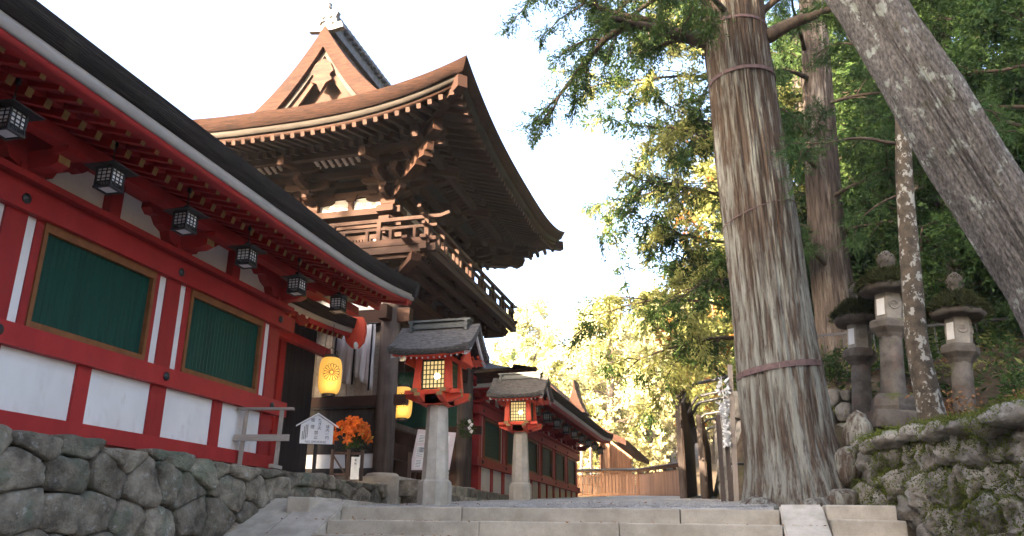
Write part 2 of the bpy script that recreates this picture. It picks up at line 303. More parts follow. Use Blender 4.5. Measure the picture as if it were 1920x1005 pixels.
# loose pebbles on the forecourt
def pebbles(name, n, region, zf, size, matn, seed):
    r = np.random.default_rng(seed); V = []; Q = []
    base = np.array([(1,0,0),(-1,0,0),(0,1,0),(0,-1,0),(0,0,1),(0,0,-1)], float)
    tri = np.array([(0,2,4),(2,1,4),(1,3,4),(3,0,4),(2,0,5),(1,2,5),(3,1,5),(0,3,5)])
    for i in range(n):
        x, y = r.uniform(region[0], region[1]), region[2]+(region[3]-region[2])*r.uniform()**1.6
        s = size*r.uniform(.5, 1.3)*np.array([1, 1, .6])*r.uniform(.7, 1.3, 3)
        V.append(base*s+np.array([x, y, zf(x, y)])); Q.append(tri+6*i)
    return tag(link(name, np_mesh(name, np.concatenate(V), np.concatenate(Q), matn)), kind='stuff')
pebbles('loose_gravel', 6000, (-5.2, .5, 10.1, 17), lambda x, y: path_z(max(x, -4.9), y)+.035+.025*vnoise((x*.8, y*.8, 3))+.035*math.cos((x+2.2)/3.4*1.3)*min(1, (y-10)/1.5), .018, 'gravel', 2)['label'] = 'pale grey loose gravel above the stone steps'
bpy.data.objects['loose_gravel']['category'] = 'gravel'

def block_mesh(name, size, matn, bev=.018, jit=.006, seed=0, cuts=2):
    bm = bmesh.new(); bmesh.ops.create_cube(bm, size=1)
    for v in bm.verts: v.co = Vector((v.co.x*size[0], v.co.y*size[1], v.co.z*size[2]))
    if size[0] > .8 and cuts: bmesh.ops.subdivide_edges(bm, edges=[e for e in bm.edges if abs((e.verts[0].co-e.verts[1].co).x) > .5*size[0]], cuts=5)
    bmesh.ops.bevel(bm, geom=[e for e in bm.edges if len(e.link_faces) == 2 and e.calc_face_angle() > .5], offset=bev, segments=2, profile=.6, affect='EDGES')
    for v in bm.verts:
        v.co += Vector((vnoise(v.co*2.5, seed), vnoise(v.co*2.5, seed+31), vnoise(v.co*2.5, seed+67)))*jit*2
    me = bpy.data.meshes.new(name); bm.to_mesh(me); bm.free(); me.materials.append(M[matn])
    return me
# ------------------------------------------------------------------ stone steps
stairs = empty('stone_stairs', (-2.2, 10, 0), 0, 'broad worn granite steps climbing to the gravel forecourt', 'stairs')
TILT = -.009
def step_z(x): return .30+TILT*(x+2.2)
RIS, TRD = .172, .372
rs = random.Random(11)
joints = {0: [-4.95, -3.29, -.60, .52], 1: [-4.95, -2.95, -1.27, .52]}
for k in range(11):
    js = joints.get(k) or [-4.95, -4.95+rs.uniform(1.2, 2.2), -2.0+rs.uniform(-.4, .6), .52]
    for a, b in zip(js[:-1], js[1:]):
        me = block_mesh('step_block', (b-a-.006, .46, RIS+.02), 'step', .016, .005, rs.uniform(0, 99))
        xm = (a+b)/2
        o = link('step_block', me, stairs); o.matrix_local = Matrix.Translation((xm+2.2, .23-TRD*k+rs.uniform(-.006, .006), step_z(xm)-RIS*k-RIS/2+rs.uniform(-.003, .003))) @ Matrix.Rotation(TILT, 4, 'Y').inverted()
for x0, x1, nm in ((-5.62, -4.957, 'cheek_slab'), (.527, 1.0, 'cheek_slab')):
    L = 4.4
    zc = step_z((x0+x1)/2)
    for q in range(3):
        y0, y1 = .22-q*L/3, .22-(q+1)*L/3+.01
        sl = RIS/TRD
        m = MB().prism([(y0, zc+sl*(y0-.12)+.035), (y1, zc+sl*(y1-.12)+.035), (y1, zc+sl*(y1-.12)-.32), (y0, zc+sl*(y0-.12)-.32)], 'X', x0+2.2, x1+2.2)
        bm = bmesh.new(); me0 = m.mesh('cheek_slab', 'step'); bm.from_mesh(me0); bmesh.ops.bevel(bm, geom=bm.edges[:], offset=.02, segments=2, affect='EDGES'); bm.to_mesh(me0); bm.free()
        link(nm, me0, stairs)
    link('landing_slab', block_mesh('landing_slab', (x1-x0, .5, .2), 'step', .02, .006, x0), stairs, Matrix.Translation(((x0+x1)/2+2.2, .47, zc-.07)))
sl = RIS/TRD; zc = step_z(-5.9)
for q in range(3):
    y0, y1 = .35-q*1.5, .35-(q+1)*1.5+.012
    m = MB().prism([(y0, zc+sl*(y0-.12)+.012), (y1, zc+sl*(y1-.12)+.012), (y1, zc+sl*(y1-.12)-.3), (y0, zc+sl*(y0-.12)-.3)], 'X', -6.25+2.2, -5.63+2.2); m.build('ramp_slab', 'step', stairs)
# short side steps right of the right cheek
for k in range(4):
    link('side_step', block_mesh('side_step', (.75, .5, .2), 'step', .02, .012, 40+k), stairs, Matrix.Translation((1.4+2.2, .35-.42*k, .24-.17*k)))
# low kerb beside the forecourt on the left
kerb = empty('stone_kerb', (-5.45, 10, .3), 0, 'low grey stone kerb between rubble wall and gravel', 'kerb')
yy = 9.9-10
for L in (.95, 1.05, 1.2):
    link('kerb_stone', block_mesh('kerb_stone', (L-.015, .34, .26), 'step', .02, .01, yy), kerb, Matrix.Translation((-.08, yy+L/2, .02)) @ Matrix.Rotation(R(90), 4, 'Z')); yy += L

# ------------------------------------------------------------------ rubble walls: every stone its own piece
def clip(poly, a, b, c):      # keep a*x+b*y<=c
    out = []
    for i in range(len(poly)):
        p, q = poly[i], poly[(i+1) % len(poly)]
        dp, dq = a*p[0]+b*p[1]-c, a*q[0]+b*q[1]-c
        if dp <= 0: out.append(p)
        if (dp < 0 < dq) or (dq < 0 < dp):
            t = dp/(dp-dq); out.append((p[0]+(q[0]-p[0])*t, p[1]+(q[1]-p[1])*t))
    return out
def resample(poly, n, rounding=.11):
    # rounded closed polygon with n points (Chaikin twice, then even spacing)
    P = [np.array(p) for p in poly]
    for _ in range(2):
        P = [q for i in range(len(P)) for q in (P[i]*(1-rounding)+P[(i+1) % len(P)]*rounding, P[i]*rounding+P[(i+1) % len(P)]*(1-rounding))]
    P = np.array(P+[P[0]]); s = np.concatenate([[0], np.cumsum(np.linalg.norm(np.diff(P, axis=0), axis=1))])
    t = np.linspace(0, s[-1], n, endpoint=False)
    return np.stack([np.interp(t, s, P[:, 0]), np.interp(t, s, P[:, 1])], 1)
def stone_wall(wall, name, p0, p1, zb, zt, du, dz, depth, matn, seed, bulge=.10, gap=.012, batter=.0, npts=24, rough=.035, topjit=.06, relax=1):
    r = random.Random(seed)
    p0, p1 = np.array(p0, float), np.array(p1, float); L = np.linalg.norm(p1-p0); t = (p1-p0)/L; nrm = np.array([t[1], -t[0]])
    seeds = []
    z = zb; row = 0
    while z < zt+dz*.3:
        u = -du*r.uniform(0, .9)
        while u < L+du*.5:
            seeds.append((u+r.uniform(-.28, .28)*du, z+r.uniform(-.30, .30)*dz)); u += du*r.uniform(.6, 1.4)
        z += dz; row += 1
    asp = du/dz*.85
    for (u, z) in seeds:
        if u < -.2 or u > L+.2: continue
        poly = [(u-du*1.6, z-dz*1.6), (u+du*1.6, z-dz*1.6), (u+du*1.6, z+dz*1.6), (u-du*1.6, z+dz*1.6)]
        for (a, b) in seeds:
            if (a, b) == (u, z) or abs(a-u) > 3.4*du or abs(b-z) > 3.4*dz: continue
            ax, az = (a-u), (b-z)*asp*asp
            poly = clip(poly, ax, az, ax*(a+u)/2+az*(b+z)/2)
            if len(poly) < 3: break
        top = zt+r.uniform(-topjit, topjit)
        poly = clip(poly, 0, 1, top) if len(poly) >= 3 else []
        if len(poly) >= 3: poly = clip(poly, 0, -1, -zb)
        if len(poly) >= 3: poly = clip(poly, -1, 0, 0)
        if len(poly) >= 3: poly = clip(poly, 1, 0, L)
        if len(poly) < 3: continue
        A = np.array(poly); area = .5*abs(np.dot(A[:, 0], np.roll(A[:, 1], 1))-np.dot(A[:, 1], np.roll(A[:, 0], 1)))
        if area < .004: continue
        P = resample(poly, npts); c = P.mean(0); rad = np.sqrt(area)
        k0 = max(.3, 1-gap/rad*1.6)
        rings = [(1*k0, -depth), (1*k0, -.02), (.985*k0, bulge*.35), (.94*k0, bulge*.72), (.80*k0, bulge*.95), (.55*k0, bulge*1.03), (.28*k0, bulge*1.08)]
        V = []; so = r.uniform(0, 50); bz = r.uniform(.7, 1.3); tu, tz = r.uniform(-.14, .14), r.uniform(-.12, .12)
        for sc_, d in rings:
            for q in P:
                uu, zz = c+(q-c)*sc_
                d2 = d*bz
                if d > -depth*.9:
                    d2 += rough*(vnoise((uu*4.5, zz*4.5, so))+.6*vnoise((uu*11, zz*11, so))+.35*vnoise((uu*24, zz*24, so)))*(1 if d > 0 else .4)+(tu*(uu-c[0])+tz*(zz-c[1]))
                d2 -= batter*(zz-zb)
                pt = p0+t*uu+nrm*d2
                V.append((pt[0], pt[1], zz+ (rough*.5*vnoise((uu*6, 3, so)) if d > -.05 else 0)))
        d2 = bulge*1.1*bz+rough*vnoise((c[0]*4.5, c[1]*4.5, so))-batter*(c[1]-zb)
        pt = p0+t*c[0]+nrm*d2; V.append((pt[0], pt[1], c[1]))
        n = npts; F = [(i*n+k, i*n+(k+1) % n, (i+1)*n+(k+1) % n, (i+1)*n+k) for i in range(len(rings)-1) for k in range(n)]
        F += [(6*n+k, 6*n+(k+1) % n, 7*n) for k in range(n)]
        me = bpy.data.meshes.new(name)
        loc = Vector((p0[0]+t[0]*c[0], p0[1]+t[1]*c[0], c[1]))
        me.from_pydata([tuple(Vector(v)-loc) for v in V], [], F); me.materials.append(M[matn])
        me.polygons.foreach_set('use_smooth', [True]*len(me.polygons)); me.update()
        link(name, me, wall, Matrix.Translation(loc-wall.location))
    m = MB(); co = .05+(batter*(zt-zb)+.12 if batter else 0); a = p0-nrm*co; b = p1-nrm*co; a2 = p0-nrm*(depth+.45); b2 = p1-nrm*(depth+.45)
    m.prism([(a[0]-wall.location.x, a[1]-wall.location.y), (b[0]-wall.location.x, b[1]-wall.location.y), (b2[0]-wall.location.x, b2[1]-wall.location.y), (a2[0]-wall.location.x, a2[1]-wall.location.y)], 'Z', zb-.1-wall.location.z, zt-.09-wall.location.z)
    m.build('wall_core', 'rockg', wall)
W1 = empty('rubble_wall', (-6.2, 8, -1.6), 0, 'long grey rubble stone wall under the red corridor', 'stone wall')
stone_wall(W1, 'stone', (-6.2, 1.0), (-6.2, 14.7), -.62, .86, .56, .37, .3, 'rock', 3, bulge=.065, gap=.003, npts=36, rough=.045, topjit=.04)
W1b = None
# rubble flank where the wall returns in front of the gate
W2 = empty('gate_footing_wall', (-5.9, 14.6, .4), 0, 'low rubble footing stones beside the first stone lamp', 'stone wall')
stone_wall(W2, 'stone', (-6.12, 14.62), (-5.45, 14.40), .34, .80, .5, .3, .25, 'rock', 8, bulge=.12, npts=18, rough=.04, topjit=.1)

# ------------------------------------------------------------------ red corridor buildings
ARM_PROF = [(-.78, .20), (-.78, .13), (-.70, .07), (-.58, .085), (-.50, .0), (-.36, -.05), (-.30, -.16), (-.15, -.2), (.15, -.2), (.30, -.16), (.36, -.05), (.50, .0), (.58, .085), (.70, .07), (.78, .13), (.78, .20)]
def corridor(name, label, xf, posts, ry0, ry1, ex, detail=True, hip0=False, sill=.93, upturn=(.0, .14), slats=20):
    T = empty(name, (xf, posts[0], sill), 0, label, 'corridor building')
    ox, oy, oz = xf, posts[0], sill
    def B(nm, x0, x1, y0, y1, z0, z1, mt, par=T):
        m = MB(); cx, cy, cz = (x0+x1)/2-ox, (y0+y1)/2-oy, (z0+z1)/2-oz
        off = Vector((cx, cy, cz))
        return beam(nm, off-Vector((0, (y1-y0)/2, 0)), off+Vector((0, (y1-y0)/2, 0)), x1-x0, z1-z0, mt, par)
    y0, y1 = posts[0], posts[-1]
    B('sill_beam', xf-.24, xf+.03, y0-.2, y1+.2, sill, sill+.18, 'red')
    B('waist_rail', xf-.06, xf+.07, y0-.45, y1+.45, 1.73, 1.955, 'red')
    B('head_beam', xf-.06, xf+.075, y0-.45, y1+.45, 3.10, 3.33, 'red')
    B('lintel', xf-.20, xf+.02, y0-.2, y1+.2, 3.335, 3.40, 'red')
    B('cap_rail', xf-.22, xf+.13, y0-.3, y1+.3, 3.405, 3.475, 'red')
    B('wall_backing', xf-.24, xf-.17, y0, y1, sill, 4.0, 'plaster')
    for py in posts:
        B('post', xf-.26, xf+.0, py-.135, py+.135, sill-.08, 3.40, 'red')
        for z in (1.845, 3.215):
            m = MB(); m.lathe([(.055, 0), (.055, .012), (.03, .024), (.012, .034)], seg=12); me = m.mesh('nail_cover', 'iron')
            link('nail_cover', me, T, Matrix.Translation((.07+.006 if z < 2 else .076, py-oy, z-oz)) @ Matrix.Rotation(R(90), 4, 'Y'))
        # bracket over the post: boat-shaped arm along the wall, projecting arm with an ochre end
        m = MB(); m.prism([(a*.92, b) for a, b in ARM_PROF], 'X', -.11, .06)
        m.build('bracket_arm', 'red', T, mtx=Matrix.Translation((0, py-oy, 3.72-oz)))
        B('bearing_block', xf-.13, xf+.09, py-.15, py+.15, 3.475, 3.56, 'red')
        m = MB(); m.prism([(-.1, -.09), (.30, -.09), (.40, -.05), (.40, .11), (-.1, .11)], 'Y', -.075, .075); m.m[4] = 1
        m.m = [0]*len(m.f); m.m[2+2] = 1
        m.build('projecting_arm', ['red', 'ochre'], T, mtx=Matrix.Translation((.06, py-oy, 3.60-oz)))
        B('end_block', xf+.40, xf+.60, py-.12, py+.12, 3.63, 3.697, 'red')
    B('wall_purlin', xf-.14, xf+.08, y0-1.2, y1+1.4, 3.925, 4.03, 'red')
    B('eave_purlin', xf+.42, xf+.58, ry0+.5, ry1-.35, 3.70, 3.84, 'red')
    for a, b in zip(posts[:-1], posts[1:]):
        mid = (a+b)/2
        B('frieze_strut', xf-.12, xf+.035, mid-.09, mid+.09, 3.475, 3.925, 'red')
        for c, d in ((a, mid-.09), (mid+.09, b)):
            B('frieze_panel', xf-.165, xf-.08, c+.02, d-.0, 3.45, 3.93, 'plaster')
        B('dado_strut', xf-.16, xf+.0, mid-.10, mid+.10, sill+.18, 1.73, 'red')
        for c, d in ((a+.135, mid-.10), (mid+.10, b-.135)):
            B('dado_panel', xf-.165, xf-.035, c, d, sill+.17, 1.74, 'plaster')
        # window between two plaster strips
        wy0, wy1, wz0, wz1 = a+.36, b-.36, 1.985, 3.055
        for c in (a+.135, b-.135-.13):
            B('plaster_strip', xf-.165, xf-.03, c, c+.13, 1.95, 3.10, 'plaster')
        for c, d in ((a+.265, wy0), (wy1, b-.265)):
            B('jamb', xf-.165, xf-.012, c, d, 1.95, 3.10, 'red')
        m = MB(); f = .05; cx, cz = (wy0+wy1)/2, (wz0+wz1)/2
        for (p, q, s, t) in ((wy0, wy1, wz0-.03, wz0+f), (wy0, wy1, wz1-f, wz1+.045), (wy0, wy0+f, wz0+f, wz1-f), (wy1-f, wy1, wz0+f, wz1-f)):
            m.bb(-.16, .012, p-cx, q-cx, s-cz, t-cz)
        W = m.build('window', 'brownframe', T, mtx=Matrix.Translation((0, cx-oy, cz-oz)))
        MB().bb(-.15, -.11, wy0+f-cx, wy1-f-cx, wz0+f-cz, wz1-f-cz).build('back_board', 'greenback', W)
        n = slats; sw = (wy1-wy0-2*f)/n
        if 'slat'+str(n) not in _unit:
            h = (wz1-wz0-2*f)/2
            mm = MB(); mm.prism([(-.02, -sw*.475), (.008, -sw*.475), (.012, -sw*.42), (.012, sw*.42), (.008, sw*.475), (-.02, sw*.475)], 'Z', -h, h); _unit['slat'+str(n)] = mm.mesh('slat', 'green')
        for i in range(n):
            link('slat', _unit['slat'+str(n)], W, Matrix.Translation((-.055, wy0+f+sw*(i+.5)-cx, 0)))
    # roof
    def eave_dz(y):
        k0 = max(0, 1-(y-ry0)/3.2); k1 = max(0, 1-(ry1-y)/3.2)
        return upturn[0]*k0**2+upturn[1]*k1**2
    cxr = xf-1.75; half = ex-cxr
    ysamp = np.concatenate([np.linspace(ry0, ry0+4, 16), np.linspace(ry0+4.3, ry1, 28)])
    def ztop(d, y): return 4.12+eave_dz(y)*max(0, 1-d/1.8)+.30*d+.055*d*d
    prof = np.linspace(0, half, 9)
    P = []
    for y in ysamp:
        row = []
        for d in prof:
            yh = max(y-ry0, 0) if hip0 else 99
            z = ztop(min(d, yh) if hip0 else d, y); row.append((ex-d-ox, y-oy, z-oz))
        for d in prof[::-1][1:]:
            yh = max(y-ry0, 0) if hip0 else 99
            z = ztop(min(d, yh) if hip0 else d, y); row.append((2*cxr-ex+d-ox, y-oy, z-oz))
        P.append(row)
    link('roof', grid_mesh('roof', P, 'bark' if not hip0 else 'barkg'), T)
    def strip(nm, mt, d0, z0, d1, z1, dd0=None, zz0=None):
        # closed band along the eave: outer face from (d0,z0 above eave top) to (d1,z1), thickness inwards
        rows = []
        for y in ysamp:
            e = 4.12+eave_dz(y)
            rows.append([(ex-d0-ox, y-oy, e+z0-oz), (ex-d1-ox, y-oy, e+z1-oz), (ex-d1-.5-ox, y-oy, e+z1+.14-oz), (ex-d0-.5-ox, y-oy, e+z0+.10-oz), (ex-d0-ox, y-oy, e+z0-oz)])
        o = link(nm, grid_mesh(nm, rows, mt, smooth=False), T); return o
    rr = random.Random(3)
    strip('thatch_edge', 'bark', 0, .004, .06, -.19)
    strip('eave_fillet', 'bark', .055, -.191, .075, -.212)
    strip('white_eave_board', 'eaveb', .10, -.213, .125, -.318)
    strip('red_eave_beam', 'red', .15, -.319, .16, -.385)
    if hip0:        # hipped end with its own eave facing the viewer
        xsamp = np.linspace(2*cxr-ex, ex, 24)
        def ez(x): return 4.12+upturn[0]*(max(0, 1-(ex-x)/2.2)**2+max(0, 1-(x-2*cxr+ex)/2.2)**2)
        for nm, mt, d0, z0, d1, z1 in (('thatch_edge', 'barkb', 0, .004, .06, -.27), ('white_eave_board', 'eaveb', .10, -.276, .125, -.385), ('red_eave_beam', 'red', .15, -.386, .16, -.44)):
            rows = [[(x-ox, ry0+d0-oy, ez(x)+z0-oz), (x-ox, ry0+d1-oy, ez(x)+z1-oz), (x-ox, ry0+d1+.6-oy, ez(x)+z1+.16-oz), (x-ox, ry0+d0+.6-oy, ez(x)+z0+.12-oz)] for x in xsamp]
            link(nm, grid_mesh(nm, rows, mt, smooth=False), T)
        MB().bb(2*cxr-ex+.2-ox, ex-.2-ox, .18+ry0-oy, ry0+.9-oy, 3.80-oz, 3.86-oz).build('end_soffit', 'red', T)
        MB().bb(xf-3.4-ox, xf-.27-ox, y0-.1-oy, y0+.02-oy, 0, 3.0).build('end_wall', 'red', T)
    for yv, sgn in (((ry0, 1), (ry1, -1)) if not hip0 else ((ry1, -1),)):       # closed verge ends
        m = MB(); pts = [(ex-d-ox, ztop(d, yv)-oz) for d in prof]; low = [(ex-d-ox-.05, ztop(d, yv)-.27-oz) for d in prof[::-1]]
        m.prism(pts+low, 'Y', yv-oy-.01*sgn, yv-oy+.12*sgn); m.build('verge_thatch', 'bark' if not hip0 else 'barkb', T)
        if sgn < 0:
            m = MB(); pts = [(ex-d-ox-.12, ztop(d, yv)-.29-oz) for d in prof]; low = [(ex-d-ox-.14, ztop(d, yv)-.46-oz) for d in prof[::-1]]
            m.prism(pts+low, 'Y', yv-oy+.18*sgn, yv-oy+.27*sgn); m.build('bargeboard', 'red', T)
    # soffit boards and two tiers of rafters
    rows = [[(ex-.17-ox, y-oy, 3.765+eave_dz(y)-oz), (ex-.75-ox, y-oy, 3.935+eave_dz(y)*.4-oz), (ex-.78-ox, y-oy, 3.915-oz), (xf-.1-ox, y-oy, 4.20-oz)] for y in ysamp]
    link('soffit', grid_mesh('soffit', rows, 'red', smooth=False), T)
    n = int((ry1-ry0-.5)/.215)
    for i in range(n):
        y = ry0+.25+i*.215; e = eave_dz(y)
        beam('flying_rafter', (ex-1.0-ox, y-oy, 3.955+e*.3-oz), (ex-.34-ox, y-oy, 3.775+e*.9-oz), .062, .07, 'red', T, 'ochre')
        beam('base_rafter', (xf-.1-ox, y-oy, 4.12-oz), (xf+.90-ox, y-oy, 3.785-oz), .072, .085, 'red', T, 'ochre')
    beam('rafter_batten', (xf+.84-ox, ry0+.1-oy, 3.875-oz), (xf+.84-ox, ry1-.1-oy, 3.875-oz), .08, .05, 'red', T)
    return T
K1 = corridor('corridor_building', 'near red and white corridor building with green windows above the rubble wall', -6.8,
              [10.98-2.49*k for k in range(6)][::-1], -4.0, 13.05, -5.2, upturn=(0, .20), slats=22)
K2 = corridor('corridor_building', 'far red corridor building with small green windows beyond the gate', -6.5,
              [21.2+2.42*k for k in range(7)], 20.5, 36.3, -4.9, hip0=True, upturn=(.12, .16), slats=18)
# low wing roof between near corridor and gate
T = empty('corridor_wing', (-8.0, 11.6, .85), 0, 'small red lean-to wing with dark thatch between corridor and gate', 'corridor wing')
ox, oy, oz = -8.0, 11.6, .85
def wing(T, ex, xf, ya, yb, zt, rev=False):
    ox, oy, oz = T.location
    ysamp = np.linspace(ya, yb, 14)
    up = lambda y: .13*(max(0, (y-ya)/(yb-ya)) if not rev else max(0, (yb-y)/(yb-ya)))**2
    rows = [[(ex-d-ox, y-oy, zt+up(y)*max(0, 1-d/2)+.36*d+.05*d*d-oz) for d in np.linspace(0, 2.4, 7)] for y in ysamp]
    link('roof', grid_mesh('roof', rows, 'bark'), T)
    for nm, mt, d0, z0, d1, z1 in (('thatch_edge', 'bark', 0, .003, .05, -.20), ('white_eave_board', 'eaveb', .08, -.201, .10, -.29), ('red_eave_beam', 'red', .12, -.291, .14, -.37)):
        rows = [[(ex-d0-ox, y-oy, zt+up(y)+z0-oz), (ex-d1-ox, y-oy, zt+up(y)+z1-oz), (ex-d1-.4-ox, y-oy, zt+up(y)+z1+.13-oz), (ex-d0-.4-ox, y-oy, zt+up(y)+z0+.10-oz), (ex-d0-ox, y-oy, zt+up(y)+z0-oz)] for y in ysamp]
        link(nm, grid_mesh(nm, rows, mt, smooth=False), T)
    rows = [[(ex-.17-ox, y-oy, zt-.34-oz), (xf-ox, y-oy, zt+.05-oz)] for y in ysamp]
    link('soffit', grid_mesh('soffit', rows, 'red', smooth=False), T)
    n = int((yb-ya-.2)/.2)
    for i in range(n):
        y = ya+.15+i*.2
        beam('rafter', (xf-ox, y-oy, zt-.0-oz), (ex-.18-ox, y-oy, zt-.40+up(y)-oz), .07, .08, 'red', T, 'ochre')
    return up
up = wing(T, -7.0, -8.0, 11.45, 14.25, 3.95)
beam('purlin', (.35, -.1, 3.42-oz), (.35, 2.75, 3.42-oz), .14, .16, 'red', T)
for y in (11.75, 13.1):
    beam('post', (0, y-oy, 0), (0, y-oy, 2.75), .2, .2, 'red', T)
beam('waist_rail', (.03, 0, 1.845-oz), (.03, 1.6, 1.845-oz), .12, .2, 'red', T)
beam('head_beam', (.03, 0, 3.1-oz), (.03, 1.2, 3.1-oz), .12, .2, 'red', T)
beam('sill_beam', (.0, 0, .18), (.0, 1.6, .18), .16, .18, 'red', T)
MB().bb(-.14, -.08, 0, 1.55, .1, 2.8).build('plaster_panel', 'plaster', T)
MB().bb(-.20, -.141, 0, 3.15, .05, 3.4).build('back_wall', 'wooddark', T)
Wd = MB().bb(-.06, .0, .30, 1.2, 1.2, 2.15).build('window', 'brownframe', T)
for i in range(8): MB().bb(-.01, .03, .36+i*.1, .42+i*.1, 1.25, 2.1).build('slat', 'green', Wd)
# red curled bargeboard with a rounded end at the verge
pts = [(-7.0+.10, 4.12), (-7.35, 4.16), (-7.8, 4.30), (-8.6, 4.72), (-8.6, 4.50), (-7.8, 4.08), (-7.42, 3.93), (-7.28, 3.80), (-7.22, 3.62), (-7.10, 3.50), (-6.96, 3.50), (-6.86, 3.60), (-6.82, 3.80), (-6.84, 4.0)]
m = MB().prism([(a-ox, b-oz) for a, b in pts], 'Y', 14.27-oy, 14.36-oy); m.build('bargeboard', 'redlamp', T)
MB().lathe([(.075, 0), (.075, .02), (.04, .05)], seg=14).build('boss', 'pane', T, mtx=Matrix.Translation((-7.12-ox+.14, 14.2-oy, 3.52-oz)) @ Matrix.Rotation(R(90), 4, 'Y'))
# pierced red fish-shaped pendant board hanging below the corridor gable
m = MB()
pts = [(-.34, .20), (-.30, .05), (-.20, -.16), (0, -.24), (.20, -.16), (.30, .05), (.34, .20), (.20, .13), (.10, .21), (0, .13), (-.10, .21), (-.20, .13)]
m.prism(pts, 'X', -.03, .03)
pend = m.build('gable_pendant', 'red', K1, mtx=Matrix.Translation((-7.15+6.8, 12.35+1.47, 3.72-.93)))
for s in (-1, 1):
    MB().lathe([(.055, 0), (.05, .012), (.0, .02)], seg=10).build('eye_boss', 'pane', pend, mtx=Matrix.Translation((.03, s*.13, -.03)) @ Matrix.Rotation(R(90), 4, 'Y'))

# ------------------------------------------------------------------ hanging eave lanterns
def hanging_lantern(x, y, z, label, group, s=1.0):
    T = empty('hanging_lantern', (x, y, z), random.Random(int(y*100)).uniform(-.08, .08), label, 'hanging lantern', group)
    if 'hl' not in _unit:
        P = {}
        a, h = .13, .15
        m = MB()
        for sx in (-1, 1):
            for sy in (-1, 1): m.box((sx*a, sy*a, 0), (.028, .028, 2*h))
        m.bb(-a-.02, a+.02, -a-.02, a+.02, h-.005, h+.03)
        for sx in (-1, 1):
            m.box((sx*a, 0, -h), (.034, 2*a+.05, .034)); m.box((0, sx*a, -h+.001), (2*a+.05, .033, .033))
            m.box((sx*a, 0, -h+.085), (.022, 2*a, .014)); m.box((0, sx*a, -h+.085), (2*a, .022, .014))
        for k in range(-4, 5):
            for sx in (-1, 1):
                m.box((sx*a, k*.027, -h+.05), (.012, .010, .06)); m.box((k*.027, sx*a, -h+.05), (.010, .012, .06))
        P['frame'] = (m.mesh('frame', 'iron'), (0, 0, 0))
        m = MB()
        for sx in (-1, 1):
            for k in (-1, 1):
                m.box((sx*(a+.004), k*.043, .045), (.012, .013, .20)); m.box((k*.043, sx*(a+.004), .045), (.013, .012, .20))
            for k in (0, 1, 2):
                z0 = -.02+k*.062; m.box((sx*(a+.005), 0, z0), (.012, 2*a, .012)); m.box((0, sx*(a+.005), z0), (2*a, .012, .012))
        P['lattice'] = (m.mesh('lattice', 'iron'), (0, 0, 0))
        P['paper'] = (MB().bb(-a+.008, a-.008, -a+.008, a-.008, -h+.09, h).mesh('paper', 'pane'), (0, 0, 0))
        P['bottom_pane'] = (MB().bb(-a+.03, a-.03, -a+.03, a-.03, -h-.004, -h+.004).mesh('bottom_pane', 'pane'), (0, 0, 0))
        m = MB(); e = .29
        V = []; 
        ring = [(e, 0.035), (.20, .045), (.12, .075), (.04, .13), (.03, .16)]
        m.lathe([(e*1.33, .0), (e*1.36, .012), (.26, .04), (.15, .075), (.06, .12), (.05, .16)], seg=4, rot=R(45))
        P['cap'] = (m.mesh('cap', 'iron'), (0, 0, h+.012))
        m = MB(); 
        m.tube([(0, 0, 0), (0, 0, .05), (.02, 0, .08), (0, 0, .11), (-.02, 0, .08), (0, 0, .055)], .009, 6); m.tube([(0, 0, .10), (0, 0, .30)], .010, 6); m.box((0, 0, .30), (.05, .05, .09))
        P['hook'] = (m.mesh('hook', 'iron'), (0, 0, h+.16))
        _unit['hl'] = P
    for nm, (me, p) in _unit['hl'].items():
        link(nm, me, T, Matrix.Translation(Vector(p)*s) @ Matrix.Diagonal((s, s, s, 1)))
    return T
near_lab = ['leftmost hanging iron lantern under the near eave, cut by the picture edge', 'second hanging iron lantern from the left under the near eave', 'third hanging iron lantern from the left under the near eave',
            'fourth hanging iron lantern from the left under the near eave', 'fifth hanging iron lantern from the left, above the corridor end post', 'dark hanging iron lantern at the corridor end beside the red pendant']
for i, y in enumerate([4.93, 6.17, 7.39, 8.67, 9.98, 11.30]):
    hanging_lantern(-5.9, y, 3.40+(.08 if i == 5 else 0), near_lab[i], 'hanging lanterns under the near eave', .68)
for i in range(9):
    y = 23.2+i*1.55
    hanging_lantern(-5.4, y, 3.46, 'far hanging lantern, %s from the gate under the far corridor eave' % ORD[i], 'hanging lanterns under the far eave', .75)

# ------------------------------------------------------------------ two-storey gate
GX, GY = -8.7, 17.55
gate = empty('gate_tower', (GX, GY, 1.03), 0, 'tall two-storey brown timber shrine gate with curved bark roof', 'gate')
def gl(p): return (p[0]-GX, p[1]-GY, p[2]-1.03)
def gb(name, p0, p1, wd, ht, mt='wood', par=None, **k): return beam(name, gl(p0), gl(p1), wd, ht, mt, par or gate, **k)
def gbox(name, x0, x1, y0, y1, z0, z1, mt): # box as a beam along its longest horizontal side
    if abs(x1-x0) > abs(y1-y0): return gb(name, (x0, (y0+y1)/2, (z0+z1)/2), (x1, (y0+y1)/2, (z0+z1)/2), abs(y1-y0), abs(z1-z0), mt)
    return gb(name, ((x0+x1)/2, y0, (z0+z1)/2), ((x0+x1)/2, y1, (z0+z1)/2), abs(x1-x0), abs(z1-z0), mt)
